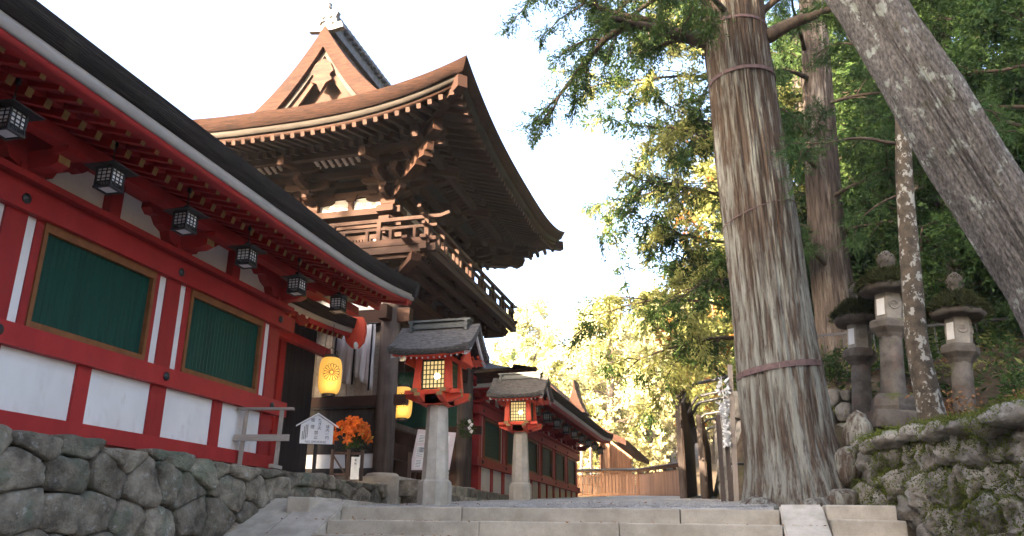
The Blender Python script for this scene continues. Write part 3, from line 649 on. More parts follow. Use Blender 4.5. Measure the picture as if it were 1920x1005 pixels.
# stone platform with kerb blocks
link('platform', block_mesh('platform', (5.6, 6.6, .9), 'step', .03, .004, 2), gate, Matrix.Translation(gl((-8.75, 17.55, .56))))
for k, (a, b) in enumerate(((14.3, 15.6), (15.62, 17.2), (17.22, 18.9), (18.92, 20.8))):
    link('kerb_stone', block_mesh('kerb_stone', (b-a, .42, .30), 'rock', .03, .01, k), gate, Matrix.Translation(gl((-5.75, (a+b)/2, .80))) @ Matrix.Rotation(R(90), 4, 'Z'))
    link('lower_kerb_stone', block_mesh('lower_kerb_stone', (b-a, .40, .26), 'rock', .03, .01, k+7), gate, Matrix.Translation(gl((-5.38, (a+b)/2+.1, .58))) @ Matrix.Rotation(R(90), 4, 'Z'))
LX = (-6.6, GX, -10.8); LY = (15.0, 20.1)
UX = (-6.83, GX, -10.57); UY = (15.15, 19.95)
for x in LX:
    for y in LY:
        m = MB(); m.lathe([(.20, 0), (.205, 1.5), (.20, 3.4), (.185, 3.75)], seg=20); o = m.build('column', 'woodg', gate, True, Matrix.Translation(gl((x, y, 1.10))))
        m = MB(); m.lathe([(.34, -.05), (.34, .03), (.29, .08), (.23, .09)], seg=20); m.build('column_base', 'step', gate, True, Matrix.Translation(gl((x, y, 1.03))))
# lower tie beams and lintels
for y in LY:
    for z, h, wd in ((2.55, .20, .16), (4.30, .30, .20), (4.86, .14, .46)):
        gb('tie_beam', (LX[2]-.45, y, z), (LX[0]+.45, y, z), wd, h, 'wood')
    gbox('plaster_band', LX[2], LX[0], y-.03, y+.03, 4.45, 4.79, 'plaster')
for x in LX:
    for z, h, wd in ((4.30, .30, .20), (4.86, .14, .46)):
        gb('tie_beam', (x, LY[0]-.45, z+.003), (x, LY[1]+.45, z+.003), wd-.004, h-.006, 'wood')
gb('rainbow_beam', (LX[0], LY[0], 3.95), (LX[0], LY[1], 3.95), .22, .36, 'wood')
gb('tie_beam', (LX[1], LY[0], 3.7), (LX[1], LY[1], 3.7), .22, .30, 'wood')
# side screen between near columns: dark panels, pale strip, planks above
ys = 15.02
for a, b in ((LX[1], LX[0]), (LX[2], LX[1])):
    gbox('base_rail', a, b, ys-.07, ys+.07, 1.06, 1.22, 'wooddark')
    gbox('pale_panel', a+.2, b-.2, ys-.02, ys+.02, 1.22, 1.50, 'white')
    gbox('dark_panel', a+.18, b-.18, ys-.035, ys+.015, 1.50, 2.42, 'wooddark')
    gbox('top_rail', a, b, ys-.085, ys+.055, 2.40, 2.52, 'wooddark')
    n = 9
    for i in range(n):
        w_ = (b-a-.4)/n; gbox('pale_plank', a+.2+i*w_+.006, a+.2+(i+1)*w_-.006, ys+.10, ys+.13, 2.66, 4.15, 'woodpale')
for s in (1,):   # far side wall of the gate: dark board panel
    gbox('dark_panel', LX[2], LX[0], LY[1]-.05, LY[1]+.05, 1.06, 2.5, 'woodw')
    gbox('dark_panel', LX[1], LX[0], LY[1]-.04, LY[1]+.04, 2.66, 4.15, 'greenback')
gbox('back_board_wall', GX-.05, GX+.05, LY[0]+.3, LY[0]+1.3, 1.06, 3.55, 'woodw')
gbox('back_board_wall', GX-.05, GX+.05, LY[1]-1.3, LY[1]-.3, 1.06, 3.55, 'woodw')
gbox('bench_board', -7.4, -7.3, 15.9, 19.9, 1.6, 1.95, 'woodw')
gbox('railing_beam', -7.4, -7.28, 15.5, 20.0, 2.28, 2.40, 'woodg')

# ---- bracket complexes
def armmesh():
    if 'arm' not in _unit:
        m = MB(); m.prism([(-.5, .5), (-.5, -.05), (-.44, -.3), (-.36, -.45), (-.28, -.5), (.28, -.5), (.36, -.45), (.44, -.3), (.5, -.05), (.5, .5)], 'Y', -.5, .5); _unit['arm'] = m.mesh('bracket_arm', 'wood')
    return _unit['arm']
def blkmesh():
    if 'blk' not in _unit:
        m = MB(); m.lathe([(.36*1.414, -.5), (.5*1.414, -.05), (.5*1.414, .5)], seg=4, rot=R(45)); _unit['blk'] = m.mesh('bearing_block', 'wood')
    return _unit['blk']
def arm(p, ang, L, wd, ht):
    return link('bracket_arm', armmesh(), gate, Matrix.Translation(gl(p)) @ Matrix.Rotation(ang, 4, 'Z') @ Matrix.Diagonal((L, wd, ht, 1)))
def blk(p, s, h, ang=0): return link('bearing_block', blkmesh(), gate, Matrix.Translation(gl(p)) @ Matrix.Rotation(ang, 4, 'Z') @ Matrix.Diagonal((s, s, h, 1)))
def bracket(x, y, z, out, levels, step, lh, tail=True, corner=False, along=True):
    """out: angle of the outward direction"""
    dx, dy = math.cos(out), math.sin(out); k = 1.414 if corner else 1
    blk((x, y, z+.10), .34, .20)
    zz = z+.20
    for l in range(1, levels+1):
        reach = step*l*k
        arm((x+dx*(reach-.45)/2, y+dy*(reach-.45)/2, zz+lh*.30), out, reach+.45+.24, .13, lh*.6)
        if along or corner:
            for j in range(0, l):
                if j < l-1 and j > 0: continue
                px, py = x+dx*step*j*k, y+dy*step*j*k
                if corner:
                    for a2 in (0, math.pi/2): arm((px, py, zz+lh*.30+.002), a2, .95, .12, lh*.58)
                else: arm((px, py, zz+lh*.30+.002), out+math.pi/2, 1.05, .12, lh*.58)
                for s in (-.42, 0, .42):
                    ta = out+math.pi/2
                    if corner:
                        for a2 in (0, math.pi/2): blk((px+math.cos(a2)*s*.9, py+math.sin(a2)*s*.9, zz+lh*.79), .19, lh*.40)
                    else: blk((px+math.cos(ta)*s, py+math.sin(ta)*s, zz+lh*.79), .19, lh*.40)
        blk((x+dx*reach, y+dy*reach, zz+lh*.79), .20, lh*.41, out)
        zz += lh
    if tail:
        r1 = step*(levels-.1)*k
        gb('tail_rafter', (x-dx*.4, y-dy*.4, zz+.18), (x+dx*(r1+.42), y+dy*(r1+.42), zz-lh*1.15), .15, .19, 'wood')
        # carved upturned nose
    r = step*levels*k
    if not corner: arm((x+dx*r, y+dy*r, zz+lh*.25), out+math.pi/2, 1.1, .12, lh*.5)
    else:
        for a2 in (0, math.pi/2): arm((x+dx*r, y+dy*r, zz+lh*.25), a2, 1.0, .12, lh*.5)
def brackets(X3, Y2, z, levels, step, lh, tail, mids):
    for x in X3:
        cx = 1 if x == X3[0] else (-1 if x == X3[2] else 0)
        for y in Y2:
            cy = -1 if y == Y2[0] else 1
            if cx: bracket(x, y, z, math.atan2(cy, cx), levels, step, lh, tail, True)
            bracket(x, y, z, math.pi/2*cy, levels, step, lh, tail)
            if cx == 1: bracket(x, y, z, 0, levels, step, lh, tail)
    for y in mids:
        bracket(X3[0], y, z, 0, levels, step, lh, tail)
# balcony brackets, then upper brackets
brackets(LX, LY, 4.93, 2, .36, .19, False, (16.7, 18.4))
# upper storey walls
for x in UX:
    for y in UY:
        m = MB(); m.lathe([(.17, 0), (.175, .7), (.165, 1.16)], seg=20); m.build('upper_column', 'woodw', gate, True, Matrix.Translation(gl((x, y, 5.60))))
for y, s in ((UY[0], -1), (UY[1], 1)):
    for z, h, wd in ((6.17, .10, .12), (6.45, .17, .24), (6.72, .15, .40)):
        gb('upper_beam', (UX[2]-.32, y, z), (UX[0]+.32, y, z), wd, h)
    for a, b in ((UX[1], UX[0]), (UX[2], UX[1])):
        gbox('plaster_strip', a+.17, a+.34, y-.03, y+.03, 5.6, 6.12, 'plaster'); gbox('plaster_strip', b-.34, b-.17, y-.03, y+.03, 5.6, 6.12, 'plaster')
        gbox('window_board', a+.34, b-.34, y-.02, y+.03, 5.6, 6.12, 'wooddark')
        n = 16
        for i in range(n): gb('lattice_bar', (a+.40+(b-a-.8)*i/(n-1), y+s*.06, 5.62), (a+.40+(b-a-.8)*i/(n-1), y+s*.06, 6.12), .04, .05)
        gbox('frieze_panel', a, b, y-.03, y+.03, 6.79, 7.12, 'plaster')
        gb('frieze_strut', ((a+b)/2, y+s*.03, 6.79), ((a+b)/2, y+s*.03, 7.1), .12, .10)
        m = MB(); m.prism([(-.16, .08), (.16, .08), (.10, -.08), (-.10, -.08)], 'Y', -.07, .07); m.build('strut_block', 'wood', gate, mtx=Matrix.Translation(gl(((a+b)/2, y+s*.03, 7.14))))
for x, s in ((UX[0], 1), (UX[2], -1)):
    for z, h, wd in ((6.17, .10, .12), (6.45, .17, .24), (6.72, .15, .40)):
        gb('upper_beam', (x, UY[0]-.32, z+.003), (x, UY[1]+.32, z+.003), wd-.004, h-.006)
    gbox('wall_board', x-.03, x+.03, UY[0], UY[1], 5.55, 6.12, 'woodw')
    gbox('frieze_panel', x-.03, x+.03, UY[0], UY[1], 6.79, 7.12, 'plaster')
STEP, LH = .40, .26
brackets(UX, UY, 6.80, 3, STEP, LH, True, (17.55,))
# continuous beams stepping out over the brackets
for j, z in ((0, 7.22), (0, 7.48), (1, 7.56), (2, 7.70), (3, 7.66)):
    o = STEP*j
    nm = 'eave_purlin' if j == 3 else 'through_beam'
    x0, x1, y0, y1 = UX[2]-o, UX[0]+o, UY[0]-o, UY[1]+o
    e = .5 if j == 3 else .35
    gb(nm, (x0-e, y0, z), (x1+e, y0, z), .14, .15); gb(nm, (x0-e, y1, z), (x1+e, y1, z), .14, .15)
    gb(nm, (x1, y0-e, z+.004), (x1, y1+e, z+.004), .136, .142); gb(nm, (x0, y0-e, z+.004), (x0, y1+e, z+.004), .136, .142)
# little dentil blocks and curved pale ribs below the eave purlin
for a, b in ((UX[1], UX[0]), (UX[2], UX[1])):
    n = 7
    for i in range(n):
        x = a+.5+(b-a-.9)*i/(n-1)
        gb('soffit_rib', (x, UY[0]-STEP*1.95, 7.60), (x, UY[0]-STEP*2.95, 7.70), .06, .05, 'eaveb')
for i in range(26):
    y = UY[0]+.3+(UY[1]-UY[0]-.6)*i/25
    gb('soffit_rib', (UX[0]+STEP*1.95, y, 7.60), (UX[0]+STEP*2.95, y, 7.70), .06, .05, 'wood')
# dark ceiling closing the space behind the brackets
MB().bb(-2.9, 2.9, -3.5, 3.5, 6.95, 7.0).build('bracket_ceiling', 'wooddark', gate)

# ---- main roof
HX, HY = 4.4, 4.9
def ecurve(s): return .63*abs(s)**2.8
def rise(d): return .33*d+.0247*d**3
ZE = 8.12
GD = 2.55        # depth of the hip skirt in front of the gable
def roof_pt(d, s, side):
    """point at depth d inside the eave on one side; s in -1..1 along the (shrinking) edge"""
    e = ecurve(s)*max(0, 1-d/3.2)
    if side in 'FB':
        y = s*(HY-d); x = (HX-d)*(1 if side == 'F' else -1)
    else:
        x = s*(HX-d); y = (HY-d)*(-1 if side == 'N' else 1)
    return (x, y, ZE+e+rise(d)-1.03)
S = np.linspace(-1, 1, 41)
for side in 'NFSB':
    rows = [[roof_pt(d, s, side) for d in np.linspace(0, GD, 10)] for s in S]
    link('skirt_roof', grid_mesh('skirt_roof', rows, 'barkb'), gate)
GOV = .34      # gable verge overhang
for sx in (1, -1):
    rows = []
    for y in np.linspace(-(HY-GD)-GOV, (HY-GD)+GOV, 24):
        rows.append([(sx*(HX-d), y, ZE+rise(d)-1.03+.02) for d in np.linspace(GD-.35, HX, 12)])
    link('upper_roof', grid_mesh('upper_roof', rows, 'barkb'), gate)
for sy in (-1, 1):
    yv = sy*(HY-GD+GOV)
    dd = np.linspace(GD-.35, HX, 14)
    for nm, mt, top, bot, ya, yb, d0 in (('verge_thatch', 'barkb', .03, -.56, 0, -.30, 0), ('pale_bargeboard', 'palewood', -.58, -.74, -.12, -.18, .1), ('bargeboard', 'woodw', -.72, -1.0, -.19, -.26, .2)):
        m = MB()
        R_ = [((HX-d), ZE+rise(d)-1.03) for d in dd]
        L_ = [(-x, z) for x, z in R_[::-1]]
        outer = R_+L_[1:]
        n = len(outer); V = []
        for (x, z) in outer:
            k = 1.0
            for yy, zz in ((yv+sy*ya, z+top), (yv+sy*ya, z+bot), (yv+sy*yb, z+bot), (yv+sy*yb, z+top)):
                V.append((x, yy, zz))
        F = [(i*4+q, i*4+(q+1) % 4, (i+1)*4+(q+1) % 4, (i+1)*4+q) for i in range(n-1) for q in range(4)]
        m.add(V, F); m.build(nm, mt, gate)
    # recessed gable wall and hanging pendant
    m = MB(); m.prism([(-(HX-GD+.3), ZE+rise(GD-.3)-1.03-.3), ((HX-GD+.3), ZE+rise(GD-.3)-1.03-.3), (0, ZE+rise(HX)-1.03-.55)], 'Y', yv-sy*.52, yv-sy*.46); m.build('gable_wall', 'woodw', gate)
    zc = ZE+rise(HX)-1.03
    m = MB(); m.prism([(-.05, 0), (-.20, -.12), (-.30, -.34), (-.20, -.44), (-.28, -.58), (-.12, -.66), (0, -.90), (.12, -.66), (.28, -.58), (.20, -.44), (.30, -.34), (.20, -.12), (.05, 0)], 'Y', yv-sy*.06, yv-sy*.15)
    m.build('gable_pendant', 'wood', gate, mtx=Matrix.Translation((0, 0, zc-.88)))
    m = MB().bb(-1.3, 1.3, yv-sy*.30, yv-sy*.45, 8.58-.0, 8.72); m.build('gable_tie', 'wood', gate)
# eave build-up: bark fascia, pale board, second board
def eave_pt(s, side, inset, dz):
    if side in 'FB': return ((HX-inset)*(1 if side == 'F' else -1), s*(HY-inset), ZE+ecurve(s)+dz-1.03)
    return (s*(HX-inset), (HY-inset)*(-1 if side == 'N' else 1), ZE+ecurve(s)+dz-1.03)
for side in 'NFSB':
    for nm, mt, i0, z0, i1, z1 in (('bark_eave', 'barkb', -.0, .006, .10, -.26), ('pale_eave_board', 'palewood', .14, -.262, .17, -.38), ('rafter_fillet', 'wood', .22, -.402, .24, -.47)):
        rows = [[eave_pt(s, side, i0, z0), eave_pt(s, side, i1, z1), eave_pt(s, side, i1+.35, z1+.06)] for s in S]
        link(nm, grid_mesh(nm, rows, mt, smooth=False), gate)
    # soffit in two planes
    rows = [[eave_pt(s, side, .24, -.44), eave_pt(s, side, 1.25, -.16)] for s in S]
    link('soffit', grid_mesh('soffit', rows, 'wood', smooth=False), gate)
    rows = [[(lambda a, b: (a[0], a[1], a[2]))(eave_pt(s, side, 1.1, -.28), 0), (lambda a: (a[0], a[1], a[2]-ecurve(s)*.6))(eave_pt(s, side, 2.45, .12))] for s in S]
    link('soffit', grid_mesh('soffit', rows, 'wood', smooth=False), gate)
    H = HY if side in 'FB' else HX
    sp = .225; n = int((H-.35)/sp)
    for i in range(-n, n+1):
        t = i*sp
        def P(inset, dz, f=1.0):
            e = ecurve(t/H)*f
            if side in 'FB': return ((HX-inset)*(1 if side == 'F' else -1), t, ZE+e+dz-1.03)
            return (t, (HY-inset)*(-1 if side == 'N' else 1), ZE+e+dz-1.03)
        lim = H-abs(t)      # distance to the hip
        if lim < .35: continue
        i1 = min(1.25, lim)
        beam('flying_rafter', P(i1, -.225-(1.25-i1)*.27), P(.20, -.515), .085, .10, 'wood', gate)
        if lim > 1.15:
            i1 = min(2.5, lim); 
            beam('base_rafter', P(i1, -.40+(i1-1.05)*.33, 1-.3*(i1-1.05)), P(1.0, -.435), .10, .115, 'wood', gate)
    rows = [[eave_pt(s*.985, side, 1.05, -.30), eave_pt(s*.985, side, 1.05, -.37), eave_pt(s*.985, side, 1.15, -.37)] for s in S]
    link('rafter_batten', grid_mesh('rafter_batten', rows, 'wood', smooth=False), gate)
# hip rafters at the corners, two tiers
for sx in (1, -1):
    for sy in (1, -1):
        def C(inset, z): return (sx*(HX-inset), sy*(HY-inset), z-1.03)
        beam('hip_rafter', C(2.55, 8.02), C(.10, 8.26), .20, .26, 'wood', gate)
        beam('lower_hip_rafter', C(2.6, 7.80), C(.85, 7.83), .20, .26, 'wood', gate)
        beam('corner_tail_rafter', C(2.4, 7.66), C(1.15, 7.42), .20, .24, 'wood', gate)
        # corner figure block
        m = MB(); m.prism([(-.30, -.12), (.28, -.05), (.40, .12), (.30, .26), (.10, .14), (-.30, .16)], 'Y', -.12, .12)
        m.build('corner_nose', 'wood', gate, mtx=Matrix.Translation(C(1.62, 7.30)) @ Matrix.Rotation(math.atan2(sy, sx), 4, 'Z'))
        m = MB(); m.prism([(-.30, -.12), (.28, -.02), (.36, .12), (.24, .24), (.10, .14), (-.30, .16)], 'Y', -.11, .11)
        m.build('corner_nose', 'wood', gate, mtx=Matrix.Translation(gl((GX+sx*(2.1+.62), GY+sy*(2.55+.62), 5.22))) @ Matrix.Rotation(math.atan2(sy, sx), 4, 'Z'))
# ridge: tiled ridge with round tile ends and an end ornament
zr = ZE+rise(HX)-1.03
m = MB(); m.bb(-.16, .16, -(HY-GD+.1), (HY-GD+.1), zr-.05, zr+.34); m.build('ridge', 'tile', gate)
m = MB(); m.bb(-.24, .24, -(HY-GD+.15), (HY-GD+.15), zr+.345, zr+.39); m.build('ridge_cap', 'tile', gate)
for i in range(22):
    y = -(HY-GD+.05)+i*(2*(HY-GD+.05))/21
    for sx in (1, -1):
        m = None
        link('ridge_tile', unit('tile', None, True), gate, Matrix.Translation((sx*.20, y, zr+.26)) @ Matrix.Diagonal((.20, .13, .13, 1)))
link('ridge_roll', unit('tile', None, True), gate, Matrix.Translation((0, 0, zr+.42)) @ Matrix.Rotation(R(90), 4, 'Z') @ Matrix.Diagonal((2*(HY-GD+.2), .16, .16, 1)))
for sy in (-1, 1):
    m = MB(); yv = sy*(HY-GD+.22)
    pts = [(-.46, -.10), (-.40, .06), (-.28, .05), (-.24, .22), (-.30, .36), (-.20, .46), (-.10, .42), (0, .52), (.10, .42), (.20, .46), (.30, .36), (.24, .22), (.28, .05), (.40, .06), (.46, -.10), (.2, -.14), (-.2, -.14)]
    m.prism(pts, 'Y', yv-.07, yv+.07); og = m.build('ridge_end_ornament', 'ogre', gate, mtx=Matrix.Translation((0, 0, zr+.06)))
    for s in (-1, 1):
        MB().lathe([(.05, 0), (.045, .04), (0, .06)], seg=8).build('eye', 'ogre', og, mtx=Matrix.Translation((s*.10, yv+sy*.07, .24)) @ Matrix.Rotation(R(90)*(-sy), 4, 'X'))
        MB().tube([(s*.05, yv+sy*.09, .14), (s*.14, yv+sy*.10, .10), (s*.18, yv+sy*.09, .03)], .03, 6).build('jaw', 'ogre', og)
    MB().lathe([(.055, 0), (.075, .05), (.055, .12), (.075, .15), (.0, .17)], seg=10).build('finial', 'tile', og, mtx=Matrix.Translation((0, yv, .50)))

# ---- balcony
BX0, BX1, BY0, BY1 = 2*GX+5.46, -5.46, 14.08, 21.02
ZB = 5.56
n = 34
for i in range(n):
    y = BY0+(BY1-BY0)*(i+.5)/n; w_ = (BY1-BY0)/n-.012
    gb('floor_plank', (UX[0]-.1, y, ZB), (BX1, y, ZB), w_, .07, 'wood'); 
for i in range(26):
    x = UX[2]+(UX[0]+.1-UX[2])*(i+.5)/26
    gb('floor_plank', (x, UY[0]+.1, ZB), (x, BY0, ZB), (UX[0]+.1-UX[2])/26-.012, .07, 'wood')
for (a, b) in (((BX1-.10, BY0-.12), (BX1-.10, BY1+.12)), ((BX0, BY0+.10), (BX1+.12, BY0+.10))):
    gb('edge_beam', (*a, ZB-.115), (*b, ZB-.115), .15, .15)
    gb('foot_beam', (*a, ZB+.075), (*b, ZB+.075), .13, .075)
gb('bearer_beam', (LX[0]+.72, BY0+.1, 5.36), (LX[0]+.72, BY1-.1, 5.36), .16, .16); gb('bearer_beam', (LX[0]+.36, BY0+.4, 5.28), (LX[0]+.36, BY1-.4, 5.28), .15, .14)
gb('bearer_beam', (BX0, LY[0]-.72, 5.364), (LX[0]+1.0, LY[0]-.72, 5.364), .156, .15)
gb('bearer_beam', (BX0, LY[0]-.36, 5.284), (LX[0]+.6, LY[0]-.36, 5.284), .15, .13)
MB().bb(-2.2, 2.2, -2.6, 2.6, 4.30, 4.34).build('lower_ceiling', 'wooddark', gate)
def rail_run(p, q, ext0, ext1):
    p, q = Vector(p), Vector(q); d = (q-p); L = d.length; d.normalize()
    for z, wd, ht, e in ((.26, .07, .06, .22), (.45, .075, .075, .30)):
        gb('rail', (p-d*(e if ext0 else 0))+Vector((0, 0, z)), (q+d*(e if ext1 else 0))+Vector((0, 0, z)), wd, ht)
    for flag, base, s in ((ext0, p, -1), (ext1, q, 1)):
        if flag:
            a = base+d*s*.28+Vector((0, 0, .45)); gb('rail_tip', a, a+d*s*.20+Vector((0, 0, .06)), .07, .07)
    k = int(L/.95)
    for i in range(k+1):
        c = p+d*L*i/k; gb('rail_post', c+Vector((0, 0, -.02)), c+Vector((0, 0, .44 if i not in (0, k) else .50)), .09, .09)
    for i in range(2*k):
        c = p+d*L*(i+.5)/(2*k); gb('rail_strut', c+Vector((0, 0, .0)), c+Vector((0, 0, .24)), .06, .07)
    k2 = int(L/.22)
    for i in range(k2):
        c = p+d*L*(i+.5)/k2; gb('dentil', c+Vector((0, 0, -.20)), c+Vector((0, 0, -.13)), .11, .10)
rail_run((BX1-.10, BY0+.10, ZB+.11), (BX1-.10, BY1-.10, ZB+.11), True, True)
rail_run((BX0+.1, BY0+.10, ZB+.11), (BX1-.10, BY0+.10, ZB+.11), False, True)

# ------------------------------------------------------------------ stone lamp posts with vermilion fire boxes
def lamp_post(x, y, z, label):
    T = empty('stone_lamp_post', (x, y, z), 0, label, 'lamp post', 'lamp posts before the gate')
    m = MB(); m.lathe([(.245, -.1), (.245, .30), (.235, .36), (.19, .40)], seg=8, rot=R(22.5)); m.build('base', 'lampstone', T)
    m = MB(); m.lathe([(.195, .40), (.155, 1.40), (.145, 1.44), (.12, 1.47), (.11, 1.60)], seg=8, rot=R(22.5)); m.build('pillar', 'lampstone', T)
    # crossed curved corbels with ochre ends
    for k in range(4):
        for off in (-.17, .17):
            m = MB()
            m.prism([(-.16, -.0), (.06, -.02), (.30, .05), (.43, .13), (.43, .21), (.10, .21), (-.16, .21)], 'Y', -.045, .045); m.m = [0]*len(m.f); m.m[2+3] = 1
            m.build('corbel', ['redlamp', 'ochre'], T, mtx=Matrix.Rotation(R(90)*k, 4, 'Z') @ Matrix.Translation((.0, off, 1.47)))
    for k in range(2):
        for off in (-.22, .22):
            m = MB().bb(-.43, .43, -.05, .05, 1.682, 1.78); m.m = [0]*6; m.m[3] = m.m[5] = 1
            m.build('base_beam', ['redlamp', 'ochre'], T, mtx=Matrix.Rotation(R(90)*k, 4, 'Z') @ Matrix.Translation((0, off, .002*k)))
    MB().bb(-.25, .25, -.25, .25, 1.74, 1.79).build('floor_board', 'redlamp', T)
    for sx in (-1, 1):
        for sy in (-1, 1): MB().bb(sx*.25-.05, sx*.25+.05, sy*.25-.05, sy*.25+.05, 1.79, 2.33).build('corner_post', 'redlamp', T)
    MB().bb(-.32, .32, -.32, .32, 2.27, 2.34).build('head_frame', 'redlamp', T)
    for k in range(4):
        W = MB().bb(-.19, .19, -.005, .005, 1.83, 2.25).build('pane', 'lampglow', T, mtx=Matrix.Rotation(R(90)*k, 4, 'Z') @ Matrix.Translation((0, -.235, 0)))
        m = MB()
        for a in (-.20, .20): m.bb(a-.014, a+.014, -.03, .0, 1.80, 2.27)
        for zz in (1.81, 2.255): m.bb(-.20, .20, -.028, .0, zz-.014, zz+.014)
        m.build('pane_frame', 'lattice', W)
        for i in range(1, 6):
            MB().bb(-.2+i*.4/6-.006, -.2+i*.4/6+.006, -.024, -.004, 1.82, 2.25).build('lattice_bar', 'lattice', W)
            zz = 1.81+i*.445/6; MB().bb(-.19, .19, -.022, -.005, zz-.006, zz+.006).build('lattice_bar', 'lattice', W)
    # glowing spot of the bulb behind the front pane
    bm = bmesh.new(); bmesh.ops.create_uvsphere(bm, u_segments=12, v_segments=8, radius=.052); me = bpy.data.meshes.new('bulb'); bm.to_mesh(me); bm.free(); me.materials.append(M['bulb'])
    link('bulb', me, T, Matrix.Translation((.06, -.252, 2.0)) @ Matrix.Diagonal((1, .25, 1, 1)))
    # thatched gable roof, ridge along x
    ys_ = np.linspace(0, .62, 8)
    def rz(d): return 2.34+.52*(d/.62)**1.35          # d from eave to ridge
    xs_ = np.linspace(-.72, .72, 15)
    def ec(x): return .07*abs(x/.72)**2.5
    for s in (-1, 1):
        rows = [[(x, s*(.62-d), rz(d)+ec(x)*(1-d/.62)+.06) for d in ys_] for x in xs_]
        link('thatch', grid_mesh('thatch', rows, 'barkg'), T)
        rows = [[(x, s*.62, rz(0)+ec(x)+.061), (x, s*.60, rz(0)+ec(x)-.05), (x, s*.40, rz(.1)+ec(x)-.06)] for x in xs_]
        link('thatch_edge', grid_mesh('thatch_edge', rows, 'barkg', smooth=False), T)
        rows = [[(x*.93, s*.57, rz(0)+ec(x)-.052), (x*.93, s*.565, rz(0)+ec(x)-.085), (x*.93, s*.3, rz(.1)-.02)] for x in xs_]
        link('eave_board', grid_mesh('eave_board', rows, 'redlamp', smooth=False), T)
        for i in range(13):
            x = -.60+i*.1; beam('rafter', (x, s*.28, 2.42), (x, s*.55, 2.265+ec(x)), .028, .035, 'redlamp', T, 'pane')
    for s in (-1, 1):       # verges: thatch face and red bargeboard
        pts = [(-(.62-d), rz(d)+.062+ec(.72)*(1-d/.62)) for d in ys_]; pts = pts+[(-a, b) for a, b in pts[::-1][1:]]
        low = [(a*.97, b-.115) for a, b in pts[::-1]]
        MB().prism(pts+low, 'X', s*.72, s*.60).build('verge_thatch', 'barkg', T)
        pts2 = [(a*.93, b-.12) for a, b in pts]; low2 = [(a*.90, b-.21) for a, b in pts[::-1]]
        MB().prism(pts2+low2, 'X', s*.66, s*.63).build('bargeboard', 'eaveb', T)
        MB().prism([(a*.5, b-.25) for a, b in pts], 'X', s*.52, s*.48).build('gable_board', 'redlamp', T)
    for z0, h, wd, L in ((2.86, .06, .20, .50), (2.925, .05, .13, .50), (2.98, .035, .20, .57)):
        MB().bb(-L, L, -wd/2, wd/2, z0, z0+h).build('ridge_course', 'copper', T)
    for s in (-1, 1):
        m = MB()
        for zz in (2.84, 2.905, 2.965): m.tube([(s*.5, -.13, zz), (s*.5, .13, zz)], .035, 8)
        m.build('ridge_end', 'copper', T)
    def rz_(p):
        k = .88 if p.z > 1.80 else 1
        z = p.z
        if z > 1.79: z = 1.66+(z-1.79)*(.94 if z < 2.3 else .90)
        elif z > 1.47: z = 1.47+(z-1.47)*.60
        return Vector((p.x*k, p.y*k, z))
    def fix(o, M0):
        m0 = M0 @ o.matrix_basis
        if o.data.users > 1:       # shared beam mesh: move and scale the piece itself
            o.matrix_basis = Matrix.Translation(rz_(m0.translation)) @ Matrix.Diagonal((.88, .88, .9, 1)) @ Matrix.Translation(-m0.translation) @ o.matrix_basis; return
        inv = m0.inverted()
        for v in o.data.vertices: v.co = inv @ rz_(m0 @ v.co)
        for c in o.children: fix(c, m0)
    for o in list(T.children): fix(o, Matrix.Identity(4))
    L = bpy.data.lights.new('lamp_light', 'POINT'); L.energy = 1.6; L.color = (1, .62, .26); L.shadow_soft_size = .05
    lo = bpy.data.objects.new('lamp_light', L); col.objects.link(lo); lo.parent = T; lo.location = (0, 0, 1.9)
    return T
lamp_post(-4.12, 11.25, .345, 'near stone lamp post with glowing vermilion fire box and thatched roof')
lamp_post(-4.34, 17.15, .65, 'farther stone lamp post with glowing vermilion fire box before the far corridor')

